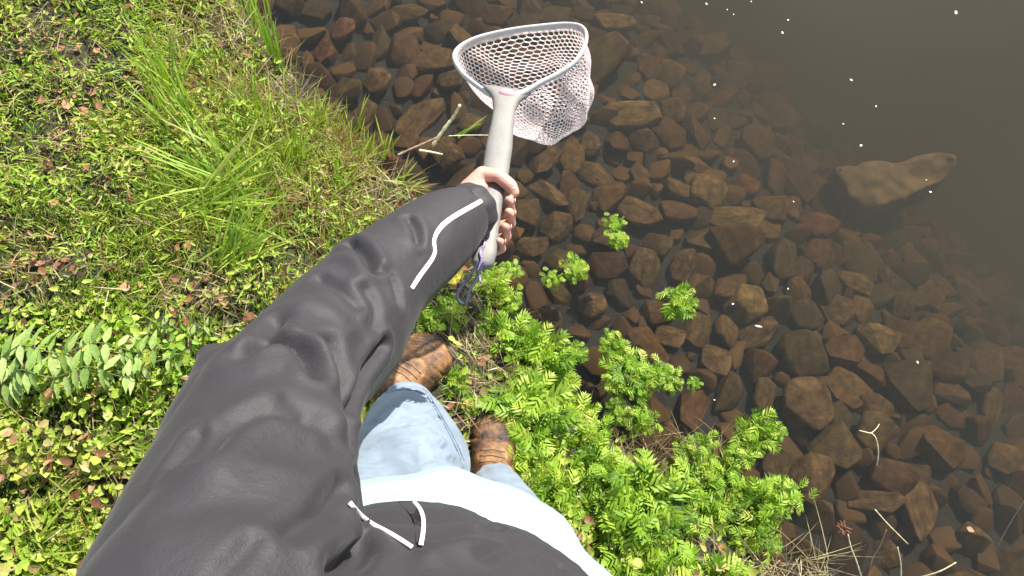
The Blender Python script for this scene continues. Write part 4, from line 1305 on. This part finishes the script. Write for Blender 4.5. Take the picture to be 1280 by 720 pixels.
def jeans():
    bm = bmesh.new()
    loft(bm, [ellipse_ring(c, a, b, ROT) for c, a, b in [((-0.085, -0.18, 0.80), .15, .11), ((-0.085, -0.18, 0.9), .165, .125), ((-0.087, -0.178, 0.98), .165, .125)]])
    lo = ankL + (ankL - kneeL).normalized() * 0.0
    chain(bm, [hipL, hipL.lerp(kneeL, .5), kneeL, kneeL.lerp(ankL, .45), kneeL.lerp(ankL, .85), ankL], [.10, .098, .094, .080, .062, .053], 24)
    chain(bm, [hipR, hipR.lerp(kneeR, .5), kneeR, kneeR.lerp(ankR, .5), ankR + Vector((0, 0, 0.03))], [.094, .082, .068, .058, .05], 24)
    me = remeshed(bm, 0.0055, 6)
    return fold_mesh(me, [([(478,488),(510,494),(545,490)], -.004, .004), ([(560,560),(520,550),(480,560)], -.006, .005), ([(585,590),(560,575),(520,575)], -.005, .005), ([(550,520),(530,530),(500,528)], -.005, .004), ([(490,505),(515,512),(535,508)], -.006, .006), ([(470,520),(500,530),(540,524)], .004, .007), ([(480,560),(520,566),(560,560)], -.003, .007)], [(8, .005, 11), (18, .0022, 12)])
jn = jeans()
pchild('jeans', jn, MAT['jeans'])
JNB = mesh_bvh(jn)
for pl in ([(529,486),(542,508),(556,532),(568,556),(576,574)], [(533,488),(546,510),(560,534),(572,557),(580,576)]):
    pts = on_surface(JNB, pl, .0004)
    if len(pts) > 6:
        bm = bmesh.new(); add_tube(bm, pts, .0011, 6); pchild('seam', bm_mesh('seam', bm), MAT['denim_thread'])
pts = on_surface(JNB, [(482,492),(498,488),(516,488),(532,494)], .0006)
if len(pts) > 6:
    bm = bmesh.new(); add_tube(bm, pts, .0012, 6); pchild('seam', bm_mesh('seam', bm), MAT['denim_thread'])

# boots
def boot(heel, toe, zs, wmax, hgt, ank, label):
    d = (toe - heel); L = d.length; d.normalize(); s_ = Vector((d.y, -d.x, 0)).normalized()
    bm = bmesh.new()
    prof = [(0.0, .30, .42), (.06, .38, .55), (.2, .42, .62), (.36, .42, .58), (.52, .44, .48), (.66, .49, .40), (.8, .50, .33), (.9, .44, .27), (.97, .30, .19), (1.0, .14, .11)]
    rings = []
    for t, w_, h_ in prof:
        c = heel + d * (L * t); ring = []
        for k in range(24):
            a = 2 * math.pi * k / 24
            cx = math.copysign(abs(math.cos(a)) ** .75, math.cos(a)) * w_ * wmax; cz = math.copysign(abs(math.sin(a)) ** .8, math.sin(a))
            z = zs + 0.02 + (max(cz, -0.12) + .12) * h_ * hgt
            ring.append(c + s_ * cx + Vector((0, 0, z - c.z)))
        rings.append(ring)
    loft(bm, rings)
    chain(bm, [heel + d * (L * .27) + Vector((0, 0, zs + .05 - heel.z)), ank], [.043, .046])
    bmesh.ops.recalc_face_normals(bm, faces=bm.faces)
    me = remeshed(bm, 0.004, 4)
    co = get_co(me); no = get_no(me)
    # stitched toe cap seam: a raised edge across the foot, plus creases behind it
    tt = (co - np.array(heel)) @ np.array(d) / L
    disp = 0.0022 * (1 / (1 + np.exp((tt - 0.66) * 90))) * (1 / (1 + np.exp((0.1 - tt) * 40))) - .0045 * np.exp(-((tt - .675) / .013) ** 2) - .0014 * np.exp(-((tt - .56) / .02) ** 2) + (vnoise(co, 35, 5) - .5) * .003 + (vnoise(co, 150, 6) - .5) * .0012
    set_co(me, co + no * disp[:, None])
    b = pchild('boot', me, MAT['boot'])
    # sole
    bm = bmesh.new(); rings = []
    for z, sc in ((zs - .012, 1.0), (zs + .004, 1.05), (zs + .022, 1.04), (zs + .026, .95)):
        ring = []
        for k in range(40):
            a = 2 * math.pi * k / 40; t = .5 + .5 * math.cos(a)
            w_ = np.interp(t, [p[0] for p in prof], [p[1] for p in prof]) * wmax
            yy = math.copysign(1, math.sin(a)) * w_ * min(1, abs(math.sin(a)) * 2.2)
            c = heel + d * (L * (.5 + (t - .5) * 1.03 * sc)); ring.append(Vector((c.x, c.y, z)) + s_ * yy * sc * 1.04)
        rings.append(ring)
    loft(bm, rings)
    so = link('sole', bm_mesh('sole', bm), MAT['sole']); so.parent = b
    # laces
    BB = mesh_bvh(me)
    for i, t in enumerate((.42, .49, .56)):
        pts = []
        for j in range(9):
            q = heel + d * (L * (t + -.02 * abs(j - 4) / 4)) + s_ * ((j - 4) / 4 * .025); h = BB.ray_cast(Vector((q.x, q.y, 1.0)), Vector((0, 0, -1)))
            if h[0] is not None: pts.append(h[0] + Vector((0, 0, .0012)))
        if len(pts) > 3:
            bm = bmesh.new(); add_tube(bm, pts, .0015, 6); lo = link('lace', bm_mesh('lace', bm), MAT['lace']); lo.parent = b
    return b
zL = hz(ankL.x, ankL.y); 
def foot(toe_px, heel_px, zs):
    a = G(*toe_px, zs + 0.03); b = G(*heel_px, zs + 0.05); return Vector((b.x, b.y, zs)), Vector((a.x, a.y, zs))
FZL = 0.075; FZR = 0.06
h_, t_ = foot((549, 424), (483, 512), FZL)
bl = boot(h_, t_, FZL, 0.115, 0.15, ankL + Vector((0, 0, 0.01)), '')
h_, t_ = foot((622, 518), (612, 622), FZR)
br = boot(h_, t_, FZR, 0.105, 0.15, ankR, '')
bl['label'] = 'tan leather boot of the forward left foot, fully in sun'
br['label'] = 'browner boot half hidden behind the right trouser leg'
tag(person, 'person in charcoal jacket, light blue jeans and tan boots, holding out the landing net', 'person')

# ------------------------------------------------------------------ landing net
net = empty('landing_net', BUTT)
NI = Matrix.Translation(-BUTT)
def nchild(name, me, mat, smooth=True):
    o = link(name, me, mat, None, smooth); o.parent = net; o.matrix_parent_inverse = NI; return o
def handle():
    bm = bmesh.new()
    # t, half width, half thickness
    prof = [(-.02, .006, .006), (0.0, .0155, .010), (.06, .0175, .0115), (.2, .0165, .0125), (.34, .0165, .0125), (.5, .0200, .0125), (.66, .0205, .012), (.8, .0180, .011), (.9, .0175, .0105), (.965, .0215, .0095), (1.0, .028, .009), (1.03, .037, .0075), (1.045, .040, .005)]
    rings = []
    for t, w_, th in prof:
        ring = []
        for k in range(32):
            a = 2 * math.pi * k / 32
            cx = math.copysign(abs(math.cos(a)) ** .7, math.cos(a)) * w_; cz = math.copysign(abs(math.sin(a)) ** .7, math.sin(a)) * th
            ring.append(hp(t, cx, cz))
        rings.append(ring)
    loft(bm, rings)
    bmesh.ops.recalc_face_normals(bm, faces=bm.faces)
    return bm_mesh('handle', bm)
handle_o = nchild('handle', handle(), MAT['grip'])
HOOP = [(633,123),(612,117),(596,107),(580,94),(570,80),(568,68),(578,57),(600,47),(640,38),(680,33),(708,31),(726,34),(733,44),(730,60),(719,77),(700,91),(675,104),(655,115)]
L0 = P(568, 75, 1.2); R0 = P(734, 45, 1.2)
nrm = hax.cross(R0 - L0).normalized()
if nrm.z < 0: nrm = -nrm
def on_plane(px, py):
    r = ray(px, py); return CAM + r * ((THROAT - CAM).dot(nrm) / r.dot(nrm))
hoop_pts = catmull([on_plane(*q) for q in HOOP], 6, closed=True)
def hoop():
    bm = bmesh.new()
    n = len(hoop_pts); rings = []
    cen = sum(hoop_pts, Vector()) / n
    for i, p in enumerate(hoop_pts):
        T_ = (hoop_pts[(i + 1) % n] - hoop_pts[i - 1]).normalized()
        b_ = T_.cross(nrm).normalized()
        dth = abs(((i + n // 2) % n) - n // 2) / (n / 2)
        wv = 0.0034 + 0.0035 * math.exp(-(dth / .12) ** 2)
        rings.append([bm.verts.new(p + b_ * (math.cos(a) * wv) + nrm * (math.sin(a) * .0056)) for a in np.linspace(0, 2 * math.pi, 13)[:-1]])
    for i in range(n):
        for k in range(12):
            bm.faces.new((rings[i][k], rings[i][(k + 1) % 12], rings[(i + 1) % n][(k + 1) % 12], rings[(i + 1) % n][k]))
    return bm_mesh('hoop', bm)
nchild('hoop', hoop(), MAT['rim'])
# mesh bag
NC, NR = 72, 25
cen = sum(hoop_pts, Vector()) / len(hoop_pts)
def bag_pt(u, v):
    u = u % 1.0
    f = u * len(hoop_pts); i = int(f) % len(hoop_pts); p = hoop_pts[i].lerp(hoop_pts[(i + 1) % len(hoop_pts)], f - int(f))
    s_ = (1 - min(v, 1) ** 3.2) ** 0.5 * (1 - 0.10 * v)
    q = cen + (p - cen) * s_ * 0.97
    D = 0.235
    low = Vector((0.080 * v ** 1.1, -0.012 * v, -D * (v ** 0.9)))
    # rim height differences fade so that the bottom hangs level
    q.z = q.z * (1 - 0.75 * v) + cen.z * 0.75 * v
    q += low
    q += Vector((noise.noise(Vector((math.cos(u * 6.28) * 2, math.sin(u * 6.28) * 2, v * 3))), noise.noise(Vector((math.cos(u * 6.28) * 2 + 9, math.sin(u * 6.28) * 2, v * 3))), 0)) * (0.014 * math.sin(min(v, 1) * math.pi) )
    return q
def bag():
    bm = bmesh.new()
    E = set(); K = {}
    # honeycomb vertices in a brick layout
    def key(c, r): return (c % (2 * NC // 2 * 1), r)
    cols = NC
    vid = {}
    def vtx(c, r, top):
        # each cell row r has zigzag points at columns in half steps
        k = (c % (2 * cols), r, top)
        if k not in vid:
            u = (c % (2 * cols)) / (2 * cols)
            v = (r + (0.16 if ((c + r) % 2 == 0) else -0.16)) / NR
            vid[k] = bag_pt(u, max(0.0, min(0.985, v)))
        return k
    segs = []
    for r in range(0, NR):
        for c in range(2 * cols):
            a = vtx(c, r, 0); b = vtx(c + 1, r, 0)
            segs.append((a, b))
            if (c + r) % 2 == 0 and r < NR - 1:
                segs.append((a, vtx(c, r + 1, 0)))
    for a, b in segs:
        p, q = vid[a], vid[b]
        if (p - q).length < 0.0008: continue
        d = (q - p).normalized(); n1 = d.orthogonal().normalized(); n2 = d.cross(n1)
        rr = 0.00102
        va = [bm.verts.new(p + (n1 * math.cos(t) + n2 * math.sin(t)) * rr) for t in (0, 1.571, 3.142, 4.712)]
        vb = [bm.verts.new(q + (n1 * math.cos(t) + n2 * math.sin(t)) * rr) for t in (0, 1.571, 3.142, 4.712)]
        for k in range(4): bm.faces.new((va[k], va[(k + 1) % 4], vb[(k + 1) % 4], vb[k]))
    return bm_mesh('mesh_bag', bm)
nchild('mesh_bag', bag(), MAT['rubber'])
# rubber collar of the bag, just inside the hoop
def collar():
    bm = bmesh.new(); n = 108; R_ = []
    for i in range(n):
        R_.append([bm.verts.new(bag_pt(i / n, v) ) for v in (0.0, 0.02, 0.045)])
    for i in range(n):
        for k in (0, 1): bm.faces.new((R_[i][k], R_[(i + 1) % n][k], R_[(i + 1) % n][k + 1], R_[i][k + 1]))
    bmesh.ops.solidify(bm, geom=bm.faces[:], thickness=0.0015)
    return bm_mesh('bag_collar', bm)
nchild('bag_collar', collar(), MAT['rubber'])
# pink badge on the throat
bm = bmesh.new()
ring = [bm.verts.new(hp(0.995, 0, .0102) + hside * math.cos(a) * .0125 + hax * math.sin(a) * .007 + hnear * 0.0) for a in np.linspace(0, 6.283, 25)[:-1]]
r2 = [bm.verts.new(v.co - hnear * .004) for v in ring]
bm.faces.new(ring); bm.faces.new(r2[::-1])
for i in range(24): bm.faces.new((ring[i], r2[i], r2[(i + 1) % 24], ring[(i + 1) % 24]))
bmesh.ops.recalc_face_normals(bm, faces=bm.faces)
nchild('badge', bm_mesh('badge', bm), MAT['pink'])
# cord through the butt
bm = bmesh.new()
pts = catmull([hp(.10, -.004, .0125), hp(.07, -.001, .0135), hp(.03, -.005, .0135), hp(-.005, -.002, .0115), hp(-.04, -.004, .002), hp(-.08, .001, -.006)], 6)
add_tube(bm, pts, .0019, 7)
pts = catmull([hp(.11, -.008, .0122), hp(.112, 0, .0127), hp(.11, .004, .0125)], 5); add_tube(bm, pts, .0012, 6)
nchild('cord', bm_mesh('cord', bm), MAT['cord'])
bm = bmesh.new()
pts = catmull([hp(-.01, .0, .010), hp(-.06, -.004, .0), hp(-.12, -.012, -.01), hp(-.17, -.016, -.02), hp(-.14, -.028, -.015), hp(-.07, -.016, -.002), hp(-.01, -.006, .010)], 6)
add_tube(bm, pts, .0022, 7)
nchild('wrist_loop', bm_mesh('wrist_loop', bm), MAT['darkcord'])
tag(net, 'pale grey landing net with clear honeycomb rubber bag held out over the water', 'landing net')
